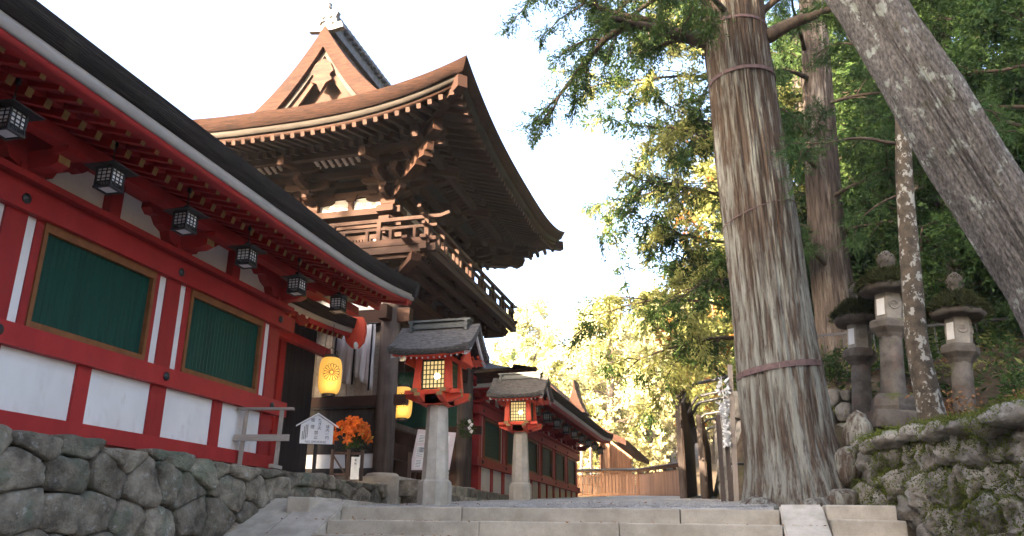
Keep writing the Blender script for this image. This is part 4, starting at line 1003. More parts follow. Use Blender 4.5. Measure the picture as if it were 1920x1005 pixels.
# ------------------------------------------------------------------ yellow paper lanterns with chrysanthemum crests
def paper_lantern(x, y, z, rz, label, bow=False):
    T = empty('paper_lantern', (x, y, z), rz, label, 'paper lantern', 'glowing paper lanterns at the gate')
    r, h = .205, .33
    prof = []
    for i in range(45):
        t = i/44; zz = -h+2*h*t; e = (1-abs(2*t-1)**3.2)**.5
        prof.append((.125+(r-.125)*e+(.0035 if i % 2 else 0), zz))
    m = MB(); m.lathe(prof, seg=36); m.build('paper_body', 'glowpaper', T, True)
    MB().lathe([(.13, h-.01), (.13, h+.05)], seg=24).build('top_ring', 'iron', T); MB().lathe([(.12, -h-.05), (.12, -h+.01)], seg=24).build('bottom_ring', 'iron', T)
    MB().tube([(-.1, 0, h+.05), (-.1, 0, h+.12), (0, 0, h+.2), (.1, 0, h+.12), (.1, 0, h+.05)], .008, 6).build('handle', 'iron', T)
    MB().tube([(0, 0, h+.2), (0, 0, h+.65)], .006, 5).build('cord', 'iron', T)
    # crest wrapped on the paper: sixteen petals
    R0 = .165
    def wrap(u, v):
        zz = max(-h+.02, min(h-.02, v)); t = (zz+h)/(2*h); e = max(0, 1-abs(2*t-1)**3.2)**.5; rr = .125+(r-.125)*e+.006
        a = -math.pi/2+u/r; return (rr*math.cos(a), rr*math.sin(a), zz)
    m = MB()
    for k in range(16):
        a0 = 2*math.pi*k/16; hw = math.pi/16
        pts = [(.035, a0-hw*.9), (.11, a0-hw*.95), (.145, a0-hw*.8), (.160, a0-hw*.4), (R0, a0), (.160, a0+hw*.4), (.145, a0+hw*.8), (.11, a0+hw*.95), (.035, a0+hw*.9)]
        m.tube([wrap(q*math.cos(b), .03+q*math.sin(b)) for q, b in pts], .0042, 4)
    m.tube([wrap(.035*math.cos(2*math.pi*k/12), .03+.035*math.sin(2*math.pi*k/12)) for k in range(13)], .0045, 4)
    m.build('crest', 'ink', T)
    L = bpy.data.lights.new('lantern_light', 'POINT'); L.energy = 1.3; L.color = (1, .58, .2); L.shadow_soft_size = .2
    lo = bpy.data.objects.new('lantern_light', L); col.objects.link(lo); lo.parent = T; lo.location = (.0, -.32, -.15)
    if bow:
        r_ = random.Random(4); m = MB()
        for k in range(26):
            c = Vector((-.17+r_.uniform(-.04, .05), -.12+r_.uniform(-.08, .04), .20-k*.015)); d = Vector((r_.uniform(-1, 1), r_.uniform(-1, .2), r_.uniform(-.8, .8))).normalized()
            m.tube([c, c+d*.05+Vector((0, 0, .01)), c+d*.11], [.006, .016, .003], 4)
        m.build('dark_leaf_sprig', 'wooddark', T)
    return T
paper_lantern(-6.92, 13.15, 2.72, R(34), 'larger yellow paper lantern glowing left of the grey gate column')
paper_lantern(-6.66, 16.0, 2.655, R(22), 'yellow paper lantern with dark sprig glowing right of the grey gate column', True)

# cloth curtain hung on the near side of the gate
def cloth(T, name, x0, x1, y, z0fn, z1, mt):
    rows = []
    for i in range(25):
        t = i/24; x = x0+(x1-x0)*t
        rows.append([(x, y+.014*math.sin(t*15)*(.4+k/12)+.005*math.sin(t*37+k), z1+(z0fn(t)-z1)*k/9) for k in range(10)])
    o = link(name, grid_mesh(name, rows, mt), T); md = o.modifiers.new('thick', 'SOLIDIFY'); md.thickness = .006
    return o
T = empty('cloth_curtain', (0, 0, 0), 0, 'grey white cloth curtain with black tapes on the gate side', 'curtain')
cloth(T, 'cloth_panel', -7.75, -7.28, 14.80, lambda t: 2.95-.10*t, 4.13, 'cloth')
cloth(T, 'cloth_panel', -7.24, -6.84, 14.80, lambda t: 3.02-.3*t, 4.12, 'cloth')
for x, zz in ((-7.27, 2.85), (-6.90, 2.72), (-7.7, 2.9)):
    beam('black_tape', (x, 14.76, zz), (x+.01, 14.76, 4.1), .035, .012, 'ink', T)
beam('curtain_rod', (-8.4, 14.79, 4.14), (-6.8, 14.79, 4.12), .03, .03, 'iron', T, round_=True)

# ------------------------------------------------------------------ sign, flowers, barrier, notice board
def lettering(txt, size, parent, mtx, mt='ink', name='lettering', extr=.0012):
    c = bpy.data.curves.new('txt', 'FONT'); c.body = txt; c.size = size; c.extrude = extr; c.align_x = 'CENTER'; c.align_y = 'CENTER'; c.resolution_u = 2
    o = bpy.data.objects.new('txt', c); col.objects.link(o)
    dg = bpy.context.evaluated_depsgraph_get(); me = bpy.data.meshes.new_from_object(o.evaluated_get(dg)); me.name = name
    bpy.data.objects.remove(o); bpy.data.curves.remove(c)
    me.materials.clear(); me.materials.append(M[mt])
    return link(name, me, parent, mtx)
T = empty('warning_sign', (-6.42, 11.9, .86), R(30), 'white house-shaped no smoking sign on a dark post', 'sign')
MB().bb(-.03, .03, .0, .06, 0, .56).build('post', 'wooddark', T)
MB().prism([(-.26, .50), (.26, .50), (.26, .80), (0, .965), (-.26, .80)], 'Y', -.015, .0).build('board', 'white', T)
for s in (-1, 1):
    m = MB(); m.prism([(0, .97), (s*.335, .765), (s*.335, .785), (0, .995)], 'Y', -.045, .03); m.build('sign_roof', 'white', T)
def vtext(txt, u, z, size, pitch):
    for i, ch in enumerate(txt): lettering(ch, size, T, Matrix.Translation((u, -.0165, z-i*pitch)) @ Matrix.Rotation(R(90), 4, 'X'))
vtext('境内一円', .165, .772, .062, .058)
vtext('たき火', .035, .872, .066, .062)
vtext('喫煙', -.075, .87, .066, .105)
vtext('禁止', -.012, .672, .068, .07)
lettering('NO SMOKING', .052, T, Matrix.Translation((-.01, -.0165, .528)) @ Matrix.Rotation(R(90), 4, 'X'))
m = MB(); r_ = random.Random(2)
for i, (u, a, b) in enumerate(((-.15, .80, .60), (-.175, .80, .58), (-.20, .77, .57), (-.225, .69, .57))):
    z = a
    while z > b: h = r_.uniform(.008, .015); m.bb(u-.006, u+.006, -.0175, -.0155, z-h, z); z -= h+.004
m.build('fine_print', 'ink', T)

T = empty('flower_stand', (-6.42, 13.1, .86), R(24), 'orange lilies in a dark wooden stand with a white card', 'flower stand')
for u in (-.27, .0, .24): MB().bb(u-.03, u+.03, -.03, .03, 0, .52).build('stand_post', 'boardfence', T)
for zz in (.46, .10): beam('stand_rail', (-.27, 0, zz), (.24, 0, zz), .03, .04, 'boardfence', T)
beam('brace', (-.26, -.02, .42), (-.02, -.02, .08), .02, .03, 'boardfence', T)
MB().bb(.055, .20, -.055, -.045, .02, .40).build('card', 'paper', T)
m = MB(); z = .37
for i, ch in enumerate('奉納'): lettering(ch, .045, T, Matrix.Translation((.13, -.057, .34-i*.055)) @ Matrix.Rotation(R(90), 4, 'X'), name='lettering')
MB().lathe([(.10, .1), (.13, .5), (.14, .55)], c=(0.06, .12, 0), seg=14).build('vase', 'wooddark', T)
def petal_mesh():
    m = MB()
    for k in range(6):
        a = 2*math.pi*k/6+.1*(k % 2); w_ = .026 if k % 2 else .02
        pts = [(0, 0), (.03, .018), (.062, .024), (.088, .012), (.098, -.010)]
        V = []
        for j, (q, z) in enumerate(pts):
            ww = w_*(.25, .8, 1, .6, .05)[j]
            for s, dz in ((-1, .004), (0, -.003), (1, .004)):
                V.append((q*math.cos(a)-s*ww*math.sin(a), q*math.sin(a)+s*ww*math.cos(a), z+dz))
        F = [(j*3+q, j*3+q+1, (j+1)*3+q+1, (j+1)*3+q) for j in range(4) for q in range(2)]
        m.add(V, F)
    return m.mesh('lily', 'lily', True)
pm = petal_mesh(); r_ = random.Random(9)
budm = MB().lathe([(.004, 0), (.016, .03), (.018, .06), (.004, .095)], seg=7).mesh('bud', 'lilybud', True)
stems = MB(); leaves = []
for i in range(46):
    a, b = r_.uniform(0, 2*math.pi), r_.uniform(0, 1)**.5
    u, v, zz = .06+.34*b*math.cos(a)-.0, .10+.22*b*math.sin(a), .70+.30*(1-b*b)+r_.uniform(-.08, .10)
    if u < -.14: zz += .05
    d = Vector((.9*math.cos(a)*b+r_.uniform(-.4, .4), -.75+r_.uniform(-.5, .4), .35+r_.uniform(-.4, .5))).normalized()
    me = pm if i % 9 else budm
    s = r_.uniform(.85, 1.15)
    link('lily' if i % 9 else 'lily_bud', me, T, Matrix.Translation((u, v, zz)) @ d.to_track_quat('Z', 'Y').to_matrix().to_4x4() @ Matrix.Rotation(r_.uniform(0, 1), 4, 'Z') @ Matrix.Diagonal((s, s, s, 1)))
    stems.tube([(.06+r_.uniform(-.05, .05), .12, .5), (.06+(u-.06)*.5, .12, .62), (u, v, zz)], .005, 4)
stems.build('stems', 'stem', T)
m = MB()
for i in range(150):
    a = r_.uniform(0, 6.28); q = r_.uniform(.05, .26); c = Vector((.06+q*math.cos(a), .10+q*.7*math.sin(a), r_.uniform(.50, .72))); d = Vector((math.cos(a), math.sin(a)-.4, r_.uniform(-.6, .5))).normalized(); e = d.cross(Vector((0, 0, 1))).normalized()*.011
    L = r_.uniform(.08, .16); m.add([c, c+d*L*.5+e, c+d*L, c+d*L*.5-e], [(0, 1, 2, 3)])
m.build('foliage', 'stem', T)

T = empty('wooden_barrier', (-6.42, 10.32, .86), R(12), 'pale bare timber barrier standing on the rubble wall', 'barrier')
for u in (-.27, .25): beam('leg', (u-.02, 0, 0), (u+.0, 0, .82), .05, .05, 'woodpale', T)
beam('top_rail', (-.40, 0, .835), (.42, 0, .835), .08, .035, 'woodpale', T)
beam('middle_rail', (-.40, -.035, .42), (.40, -.035, .42), .03, .09, 'woodpale', T)
for u in (-.27, .25): beam('foot', (u-.02, -.2, .02), (u-.02, .2, .02), .06, .05, 'woodpale', T)

T = empty('notice_board', (-6.32, 16.8, 1.05), R(6), 'pinkish notice board with pinned papers inside the gate', 'notice board')
TB = Matrix.Translation((0, 0, .22)) @ Matrix.Rotation(R(-12), 4, 'X') @ Matrix.Rotation(R(6), 4, 'Y')
MB().bb(-.42, .46, -.01, .01, 0, .92).build('board', 'pinkpaper', T, mtx=TB)
for u, zz, a, b in ((-.28, .72, .18, .2), (-.02, .70, .16, .30), (.24, .70, .2, .26), (-.26, .42, .2, .26), (.0, .32, .2, .30), (.26, .34, .2, .3), (-.25, .16, .16, .2)):
    p = MB().bb(u-a/2, u+a/2, -.014, -.0115, zz-b/2, zz+b/2).build('paper_sheet', 'paper', T, mtx=TB)
    q = MB()
    for i in range(5): q.bb(u-a*.38, u+a*.30, -.0165, -.0145, zz-b*.4+i*b*.17, zz-b*.4+i*b*.17+.008)
    q.build('fine_print', 'ink', p)
MB().bb(-.29, -.19, -.0185, -.015, .42, .52).build('picture', 'greypic', T, mtx=TB)
for u in (-.33, .36): beam('easel_leg', (u, .10, 0), (u, .30, 1.1), .05, .05, 'boardfence', T)
beam('ledge', (-.45, -.03, .23), (.48, -.03, .23), .05, .05, 'boardfence', T)
beam('front_post', (-.38, -.15, 0), (-.38, -.15, .62), .07, .05, 'boardfence', T)

T = empty('shide_wreath', (-6.37, 19.86, 2.58), 0, 'evergreen wreath with zigzag white paper on the far gate column', 'wreath')
m = MB(); r_ = random.Random(6)
for i in range(160):
    a = r_.uniform(0, 6.28); q = r_.uniform(.05, .2); c = Vector((q*math.cos(a)-.08, -.03+r_.uniform(-.05, .05), q*math.sin(a)*1.1)); d = Vector((math.cos(a)+r_.uniform(-.6, .6), r_.uniform(-.8, .2), math.sin(a)+r_.uniform(-.6, .6))).normalized(); e = d.cross(Vector((0, 1, .3))).normalized()*.014
    m.add([c, c+d*.045+e, c+d*.09, c+d*.045-e], [(0, 1, 2, 3)])
m.build('leaves', 'leafdark', T)
m = MB(); zz = .16; sx = -1
for i in range(4):
    m.box((sx*.028+.04, -.10, zz), (.075, .004, .085), 0, 0, sx*.5); zz -= .085; sx = -sx
m.build('zigzag_paper', 'paper', T)

# ------------------------------------------------------------------ far fences and hall
def picket_fence(T, p, q, zb0, zb1, h, pitch, pw, capmat):
    p, q = Vector((*p, 0)), Vector((*q, 0)); d = q-p; L = d.length; d.normalize(); n = int(L/pitch)
    for i in range(n):
        t = (i+.5)/n; c = p+d*L*t; z = zb0+(zb1-zb0)*t
        key = ('picket', pw, h)
        if key not in _unit:
            m = MB(); m.prism([(-pw/2, .12), (pw/2, .12), (pw/2, h-.28), (pw*.22, h-.20), (-pw*.22, h-.20), (-pw/2, h-.28)], 'Y', -.015, .015); _unit[key] = m.mesh('picket', 'fencewood')
        link('picket', _unit[key], T, Matrix.Translation((c.x, c.y, z)) @ Matrix.Rotation(math.atan2(d.y, d.x), 4, 'Z'))
    nrm = Vector((d.y, -d.x, 0))
    a, b = p+Vector((0, 0, zb0)), q+Vector((0, 0, zb1))
    for zz, wd, ht, mt in ((.10, .10, .12, 'fencewood'), (h*.45, .05, .08, 'fencewood'), (h*.78, .05, .08, 'fencewood')):
        beam('fence_rail', a-nrm*.045+Vector((0, 0, zz)), b-nrm*.045+Vector((0, 0, zz)), wd, ht, mt, T)
    beam('cap_rail', a+Vector((0, 0, h-.06)), b+Vector((0, 0, h-.06)), .16, .08, 'fencewood', T)
    for s in (-1, 1): beam('cap_roof', a+nrm*s*.09+Vector((0, 0, h+.02)), b+nrm*s*.09+Vector((0, 0, h+.02)), .20, .035, capmat, T, roll=s*.35)
    k = max(2, int(L/1.8))
    for i in range(k+1): c = p+d*L*i/k; z = zb0+(zb1-zb0)*i/k; beam('fence_post', (c.x-nrm.x*.06, c.y-nrm.y*.06, z-.1), (c.x-nrm.x*.06, c.y-nrm.y*.06, z+h-.1), .10, .10, 'fencewood', T)
T = empty('picket_fence', (0, 0, 0), 0, 'brown picket fence with grey cap rail across the far end', 'fence')
picket_fence(T, (-7.6, 39.0), (-4.15, 39.0), 1.70, 1.70, 1.22, .155, .115, 'copper')
T = empty('picket_fence', (0, 0, 0), 0, 'brown close-boarded fence section angling nearer on the right', 'fence')
picket_fence(T, (-4.1, 39.0), (-1.55, 29.5), 1.70, 1.20, 1.22, .16, .15, 'boardfence')
def board_fence(name, label, p, q, zb0, zb1, h0, h1, cap=True):
    T = empty(name, (p[0], p[1], zb0), 0, label, 'fence'); o = Vector((p[0], p[1], zb0))
    P, Q = Vector((*p, zb0)), Vector((*q, zb1)); n = int((Q-P).length/.22); d = (Q-P)/n
    for i in range(n):
        a = P+d*(i+.5)-o; h = h0+(h1-h0)*i/n
        beam('plank', a, a+Vector((0, 0, h)), .03, d.length*.93, 'boardfence', T)
    for k in range(0, n+1, 8):
        a = P+d*k-o; beam('post', a+Vector((-.09, 0, -.1)), a+Vector((-.09, 0, h0+(h1-h0)*k/n+.05)), .12, .12, 'woodg', T)
    if cap:
        beam('cap_board', P-o+Vector((-.02, -.25, h0+.10)), Q-o+Vector((-.02, .2, h1+.10)), .46, .045, 'boardfence', T)
        beam('cap_beam', P-o+Vector((-.02, -.15, h0+.03)), Q-o+Vector((-.02, .1, h1+.03)), .12, .10, 'woodg', T)
    for z in (.5, h0*.75): beam('fence_rail', P-o+Vector((-.05, 0, z)), Q-o+Vector((-.05, 0, z)), .05, .09, 'boardfence', T)
board_fence('board_fence', 'tall dark plank fence with small cap roof seen end-on', (-1.05, 20.5), (-1.45, 37.5), .78, 1.58, 2.55, 2.3)
board_fence('board_fence', 'lower dark plank fence behind the tall one', (-.52, 19.5), (-.62, 30.0), .75, 1.2, 1.9, 1.6, False)
# bent pipe stays from plank fence to the retaining wall
T = empty('pipe_stays', (-.6, 19, 2.6), 0, 'dark bent pipe handrails reaching from plank fence to stone wall', 'handrail')
for i, y in enumerate((18.2, 20.6, 22.0, 25.5, 27.5, 31.0)):
    z = .046*(y-18)
    MB().tube([(-.30, 0-19+y, .18+z), (-.12, y-19, .50+z), (.0, y-19, .60+z), (.12, y-19, .62+z), (.95, y-19-.8, .63+z)], .038, 8).build('pipe', 'pipe', T, True)

# retaining wall at the right edge of the forecourt
W4 = empty('retaining_wall', (.2, 15, .5), 0, 'tall pale stone retaining wall behind the big cedar', 'stone wall')
stone_wall(W4, 'stone', (-.20, 20.0), (.02, 15.2), .45, 2.35, .75, .5, .4, 'rockr', 21, bulge=.08, npts=18, rough=.03)
stone_wall(W4, 'stone', (.0, 15.2), (.95, 14.6), .40, 2.45, .55, .45, .4, 'rockr', 22, bulge=.08, npts=18, rough=.03, batter=-.0)
W4c = empty('garden_wall', (1.6, 13.7, 1.2), 0, 'low stacked stone wall below the stone lanterns', 'stone wall')
stone_wall(W4c, 'stone', (1.0, 14.5), (2.0, 13.9), 1.1, 2.3, .36, .26, .3, 'rockr', 23, bulge=.06, npts=16, rough=.025)
# wish-slip rack beside the cedar: pale pole, grey stakes, knotted white paper slips
T = empty('paper_slip_pole', (.10, 13.0, .45), 0, 'pale wooden pole with knotted white paper slips beside the cedar', 'pole')
beam('pole', (-.03, 0, 0), (.03, 0, 2.12), .075, .06, 'woodpale', T)
for u in (-.22, -.11): beam('stake', (u, .08, 0), (u+.01, .08, 1.35), .07, .05, 'woodg', T)
r_ = random.Random(12)
slip = MB().prism([(-.011, -.05), (.011, -.05), (.016, 0), (.010, .05), (-.010, .05), (-.016, 0)], 'Y', -.003, .003).mesh('paper_slip', 'paper')
for i in range(120):
    t = r_.random()**.8; zz = 1.92-t*1.05; wd = .05+.10*math.sin(min(1, t*1.6+.1)*math.pi)
    link('paper_slip', slip, T, Matrix.Translation((-.10+r_.uniform(-wd, wd)*.7, r_.uniform(-.07, .02), zz)) @ Matrix.Rotation(r_.uniform(0, 6.3), 4, 'Z') @ Matrix.Rotation(r_.uniform(-1.2, 1.2), 4, 'Y') @ Matrix.Rotation(r_.uniform(-1, 1), 4, 'X') @ Matrix.Diagonal((1.2, 1, r_.uniform(.6, 1.3), 1)))
beam('cord', (-.12, 0, 1.95), (-.08, .0, .9), .012, .012, 'paper', T)
T = empty('pipe_post', (.30, 13.2, .45), 0, 'short black pipe rail post at the foot of the cedar', 'post')
MB().tube([(0, 0, -.1), (0, 0, .50)], .035, 10).build('post', 'pipe', T, True)
MB().tube([(0, 0, .5), (0, 0, .60)], .018, 8).build('neck', 'pipe', T, True); MB().tube([(-.18, 0, .61), (.08, 0, .61)], .024, 8).build('rail', 'pipe', T, True)

# far hall beyond the far corridor
T = empty('far_hall', (-8, 46, 1.7), 0, 'distant brown plank hall with steep bark gable', 'hall')
for i in range(20): beam('wall_plank', (2.0, -5+i*.5, .2), (2.0, -5+i*.5, 2.9), .46, .05, 'fencewood', T)
for i in range(10): beam('wall_plank', (-2.5+i*.48, -5.3, .2), (-2.5+i*.48, -5.3, 2.9), .44, .05, 'plaster' if i % 3 else 'fencewood', T, roll=R(90))
rows = [[(3.2-d, y, 2.75+.42*d+.09*d*d) for d in np.linspace(0, 4.2, 8)] for y in np.linspace(-6, 6, 10)]
link('roof', grid_mesh('roof', rows, 'barkb'), T)
rows = [[(3.2, y, 2.75), (3.14, y, 2.5), (2.4, y, 2.75)] for y in np.linspace(-6, 6, 10)]
link('thatch_edge', grid_mesh('thatch_edge', rows, 'barkb', smooth=False), T)
MB().prism([(3.2-d, 2.75+.42*d+.09*d*d) for d in np.linspace(0, 4.2, 8)]+[(3.2-d, 2.45+.42*d+.09*d*d) for d in np.linspace(4.2, 0, 8)], 'Y', -6.05, -5.8).build('verge_thatch', 'barkb', T)
MB().prism([(-.02, 4.4), (.22, 4.75), (.36, 5.2), (.44, 5.55), (.50, 6.0), (.56, 5.5), (.68, 5.1), (.84, 4.7), (1.08, 4.25)], 'Y', -5.2, -3.6).build('gable_peak', 'barkb', T)

# ------------------------------------------------------------------ right-hand rock wall, stone lanterns, railing
W3 = empty('mossy_rock_wall', (2.4, 9.5, -.5), 0, 'mossy rough boulder wall rising right of the steps', 'stone wall')
stone_wall(W3, 'boulder', (1.52, 11.45), (3.05, 8.0), -.9, 1.12, .44, .36, .45, 'rockr', 31, bulge=.11, gap=.001, npts=26, rough=.12, topjit=.12, batter=.10)
stone_wall(W3, 'boulder', (3.05, 8.0), (4.3, 4.6), -1.5, 1.05, .48, .38, .45, 'rockr', 33, bulge=.11, gap=.001, npts=26, rough=.12, topjit=.12, batter=.10)
def boulder(parent, name, loc, size, seed, matn, flat=0.0):
    bm = bmesh.new(); bmesh.ops.create_icosphere(bm, subdivisions=3, radius=1)
    for v in bm.verts:
        p = v.co.copy(); k = 1+.35*vnoise(p*.9, seed)+.16*vnoise(p*2.6, seed+5)+.06*vnoise(p*7, seed+9)
        v.co = Vector((p.x*size[0]*k, p.y*size[1]*k, p.z*size[2]*k))
    me = bpy.data.meshes.new(name); bm.to_mesh(me); bm.free(); me.materials.append(M[matn]); me.polygons.foreach_set('use_smooth', [True]*len(me.polygons))
    return link(name, me, parent, Matrix.Translation(loc) @ Matrix.Rotation(seed*1.7, 4, 'Z'))
r_ = random.Random(77)
for i in range(14):        # pale capping stones along the top of the rock wall
    t = i/13; x = 1.75+t*2.2; y = 11.25-t*5.2
    boulder(W3, 'capping_stone', (x-2.4+.12+r_.uniform(-.06, .06), y-9.5, 1.10+.5+r_.uniform(-.04, .05)), (r_.uniform(.26, .40), r_.uniform(.20, .30), r_.uniform(.10, .16)), i+3, 'rockr')
# moss cushions: countless small tufts on the boulders
rn = np.random.default_rng(5)
def leaf_quads(P, D, L, Wd, rng):
    n = len(P); D = D/np.linalg.norm(D, axis=1, keepdims=True)
    rv = rng.normal(size=(n, 3)); S = np.cross(D, rv); S /= np.linalg.norm(S, axis=1, keepdims=True)+1e-9
    L = np.asarray(L).reshape(-1, 1); Wd = np.asarray(Wd).reshape(-1, 1)
    V = np.stack([P, P+D*L*.5+S*Wd*.5, P+D*L, P+D*L*.5-S*Wd*.5], 1).reshape(-1, 3)
    return V, np.arange(4*n).reshape(n, 4)
dg = bpy.context.evaluated_depsgraph_get(); dg.update()
pts = []; rr = random.Random(8)
def wall_surface_samples(W, n):
    out = []
    obs = [o for o in W.children if o.name.startswith(('boulder', 'capping'))]
    for o in obs:
        me = o.data; mw = W.matrix_world @ o.matrix_local
        for p in me.polygons:
            c = mw @ p.center; nn = (mw.to_3x3() @ p.normal).normalized()
            out.append((c, nn, p.area))
    return out
SAMP = wall_surface_samples(W3, 0)
P = []; D = []
for c, nn, ar in SAMP:
    k = vnoise((c.x*1.7, c.y*1.7, c.z*1.7), 4)+.35*nn.z
    if k > .0:
        for q in range(int(min(60, ar*5200))+1):
            P.append((c.x+rr.gauss(0, .03), c.y+rr.gauss(0, .03), c.z+rr.gauss(0, .03))); D.append((nn.x*.7+rr.gauss(0, .6), nn.y*.7+rr.gauss(0, .6), nn.z*.5+rr.gauss(.2, .6)))
V, Q = leaf_quads(np.array(P), np.array(D), rn.uniform(.018, .04, len(P)), rn.uniform(.008, .016, len(P)), rn)
o = link('moss', np_mesh('moss', V, Q, 'moss'), W3, Matrix.Translation(-W3.location)); o['kind'] = 'stuff'
print('moss', len(P))

def stone_lantern(x, y, z, s, rz, label, base, seed, sh=1.0):
    T = empty('stone_lantern', (x, y, z), rz, label, 'stone lantern', 'mossy stone lanterns on the slope'); T.rotation_euler = (0, .085, rz)
    b0 = 0
    if base:
        link('plinth', block_mesh('plinth', (.95*s, .95*s, .26), 'oldstone', .03, .015, seed), T, Matrix.Translation((0, 0, .05)))
        m = MB(); m.lathe([(.40*s, .18), (.42*s, .26), (.38*s, .40), (.30*s, .46)], seg=6, rot=.3); m.build('foot', 'oldstone', T)
        b0 = .44
    hs = .88*sh
    m = MB(); m.lathe([(.205*s, b0-.2), (.205*s, b0+.05), (.19*s, b0+hs*.5), (.185*s, b0+hs)], seg=18); m.build('shaft', 'oldstone', T, True)
    z1 = b0+hs
    m = MB(); m.lathe([(.20*s, z1-.02), (.25*s, z1+.05), (.33*s, z1+.11), (.35*s, z1+.13), (.35*s, z1+.22), (.30*s, z1+.26)], seg=6); m.build('platform', 'oldstone', T)
    z2 = z1+.26
    m = MB(); m.lathe([(.235*s, z2-.01), (.245*s, z2+.20), (.235*s, z2+.42)], seg=6); F = m.build('fire_box', 'paleold', T)
    for k in range(6):
        a = R(30+60*k); c = Vector((.205*s*math.cos(a), .205*s*math.sin(a), z2+.20))
        if k in (3, 4): # window with white paper on the lit side
            if k == 3: MB().box((0, 0, 0), (.02, .16*s, .26)).build('window_paper', 'paper', F, mtx=Matrix.Translation(c*1.0+Vector((0, 0, .0))) @ Matrix.Rotation(a, 4, 'Z'))
        if k in (4, 5):
            m = MB(); m.tube([(.01, .075*math.cos(t)*s, .075*math.sin(t)*s) for t in np.linspace(0, 6.283, 13)], .016, 5); m.lathe([(.03, 0), (.02, .02)], seg=8)
            m.build('carved_relief', 'paleold', F, mtx=Matrix.Translation(c+Vector((0, 0, .03))) @ Matrix.Rotation(a, 4, 'Z'))
    z3 = z2+.41
    m = MB(); 
    prof = [(.26*s, z3), (.46*s, z3+.02), (.50*s, z3+.07), (.46*s, z3+.14), (.34*s, z3+.22), (.22*s, z3+.31), (.15*s, z3+.36)]
    m.lathe(prof, seg=18); me = m.mesh('cap', 'oldstone', True)
    for v in me.vertices: v.co += Vector((vnoise(v.co*5, seed), vnoise(v.co*5, seed+3), vnoise(v.co*5, seed+8)))*.05
    link('cap', me, T)
    m = MB(); z4 = z3+.35; m.lathe([(.13*s, z4), (.17*s, z4+.04), (.16*s, z4+.10), (.10*s, z4+.12), (.14*s, z4+.17), (.17*s, z4+.25), (.13*s, z4+.33), (.04*s, z4+.40)], seg=14); m.build('jewel', 'oldstone', T, True)
    # moss and grass growing on the cap and jewel
    rg = np.random.default_rng(seed); n = 6500
    t = rg.uniform(0, 1, n); a = rg.uniform(0, 2*np.pi, n); rad = s*(.50-.36*t); zz = z3+.08+.28*t+.05*rg.uniform(0, 1, n)
    P = np.stack([rad*np.cos(a), rad*np.sin(a), zz], 1); D = np.stack([np.cos(a)*.7+rg.normal(0, .5, n), np.sin(a)*.7+rg.normal(0, .5, n), .35+rg.normal(0, .5, n)], 1)
    n2 = 350; a2 = rg.uniform(0, 2*np.pi, n2); t2 = rg.uniform(0, 1, n2)
    P2 = np.stack([.15*s*np.cos(a2), .15*s*np.sin(a2), z4+.16+.22*t2], 1); D2 = np.stack([np.cos(a2), np.sin(a2), .6+0*a2], 1)+rg.normal(0, .4, (n2, 3))
    V, Q = leaf_quads(np.concatenate([P, P2]), np.concatenate([D, D2]), np.concatenate([rg.uniform(.04, .15, n), rg.uniform(.02, .035, n2)]), .016*np.ones(n+n2), rg)
    o = link('moss_tufts', np_mesh('moss_tufts', V, Q, 'mossdark'), T); o['kind'] = 'stuff'
    return T
stone_lantern(2.44, 13.1, 1.56, .88, R(12), 'tallest mossy stone lantern on a stepped plinth, middle of three', True, 1, 1.04)
stone_lantern(2.10, 13.75, 1.78, .78, R(6), 'left mossy stone lantern half behind the tallest one', False, 2, .95)
stone_lantern(3.42, 13.2, 1.62, .79, R(4), 'right mossy stone lantern with pale shaft, standing alone', False, 3, 1.0)
T = empty('iron_railing', (1.7, 15.5, 2.50), 0, 'thin dark green iron railing on the bank behind the lanterns', 'railing')
for z in (.30, 1.02): beam('rail', (-.4, 0, z), (5.6, .4, z+.35), .05, .04, 'pipe', T)
for i in range(34): x = -.35+i*.175; beam('baluster', (x, x*.07, .1+x*.06), (x, x*.07, 1.04+x*.058), .018, .018, 'pipe', T)

# ------------------------------------------------------------------ trees
def trunk_mesh(name, path, rad, matn, seg=96, ridge=.03, ridgef=16, zs=90, seed=0, flare=None, twist=.15, lump=.05):
    path = np.array(path, float); rad = np.array(rad, float)
    s = np.concatenate([[0], np.cumsum(np.linalg.norm(np.diff(path, axis=0), axis=1))]); t = np.linspace(0, s[-1], zs)
    # smooth the centre line
    C = np.stack([np.interp(t, s, path[:, i]) for i in range(3)], 1); Rr = np.interp(t, s, rad)
    for _ in range(3):
        C[1:-1] = (C[:-2]+2*C[1:-1]+C[2:])/4; Rr[1:-1] = (Rr[:-2]+2*Rr[1:-1]+Rr[2:])/4
    d = np.gradient(C, axis=0); d /= np.linalg.norm(d, axis=1, keepdims=True)
    P = np.zeros((seg, zs, 3))
    for j in range(zs):
        a = np.cross(d[j], (0, 1, 0)); a /= np.linalg.norm(a); b = np.cross(d[j], a)
        for k in range(seg):
            th = 2*math.pi*k/seg; u = th+twist*t[j]*.2
            cx, cy = math.cos(u), math.sin(u)
            n1 = mnoise.noise((cx*ridgef*.5+seed, cy*ridgef*.5, t[j]*.35)); n2 = mnoise.noise((cx*ridgef*1.3, cy*ridgef*1.3+seed, t[j]*.8)); n3 = mnoise.noise((cx*1.5+seed, cy*1.5, t[j]*.5))
            r = Rr[j]*(1+lump*n3)+ridge*(-abs(n1)*1.6+.5)+ridge*.45*n2
            if flare:
                h = t[j]/flare[0]
                if h < 1: r += flare[1]*(1-h)**2*(.35+.65*max(0, mnoise.noise((cx*2.2+seed*3, cy*2.2, .3)))*2)
            P[k, j] = C[j]+(a*cx+b*cy)*r
    return grid_mesh(name, P, matn, True, closed_u=True)
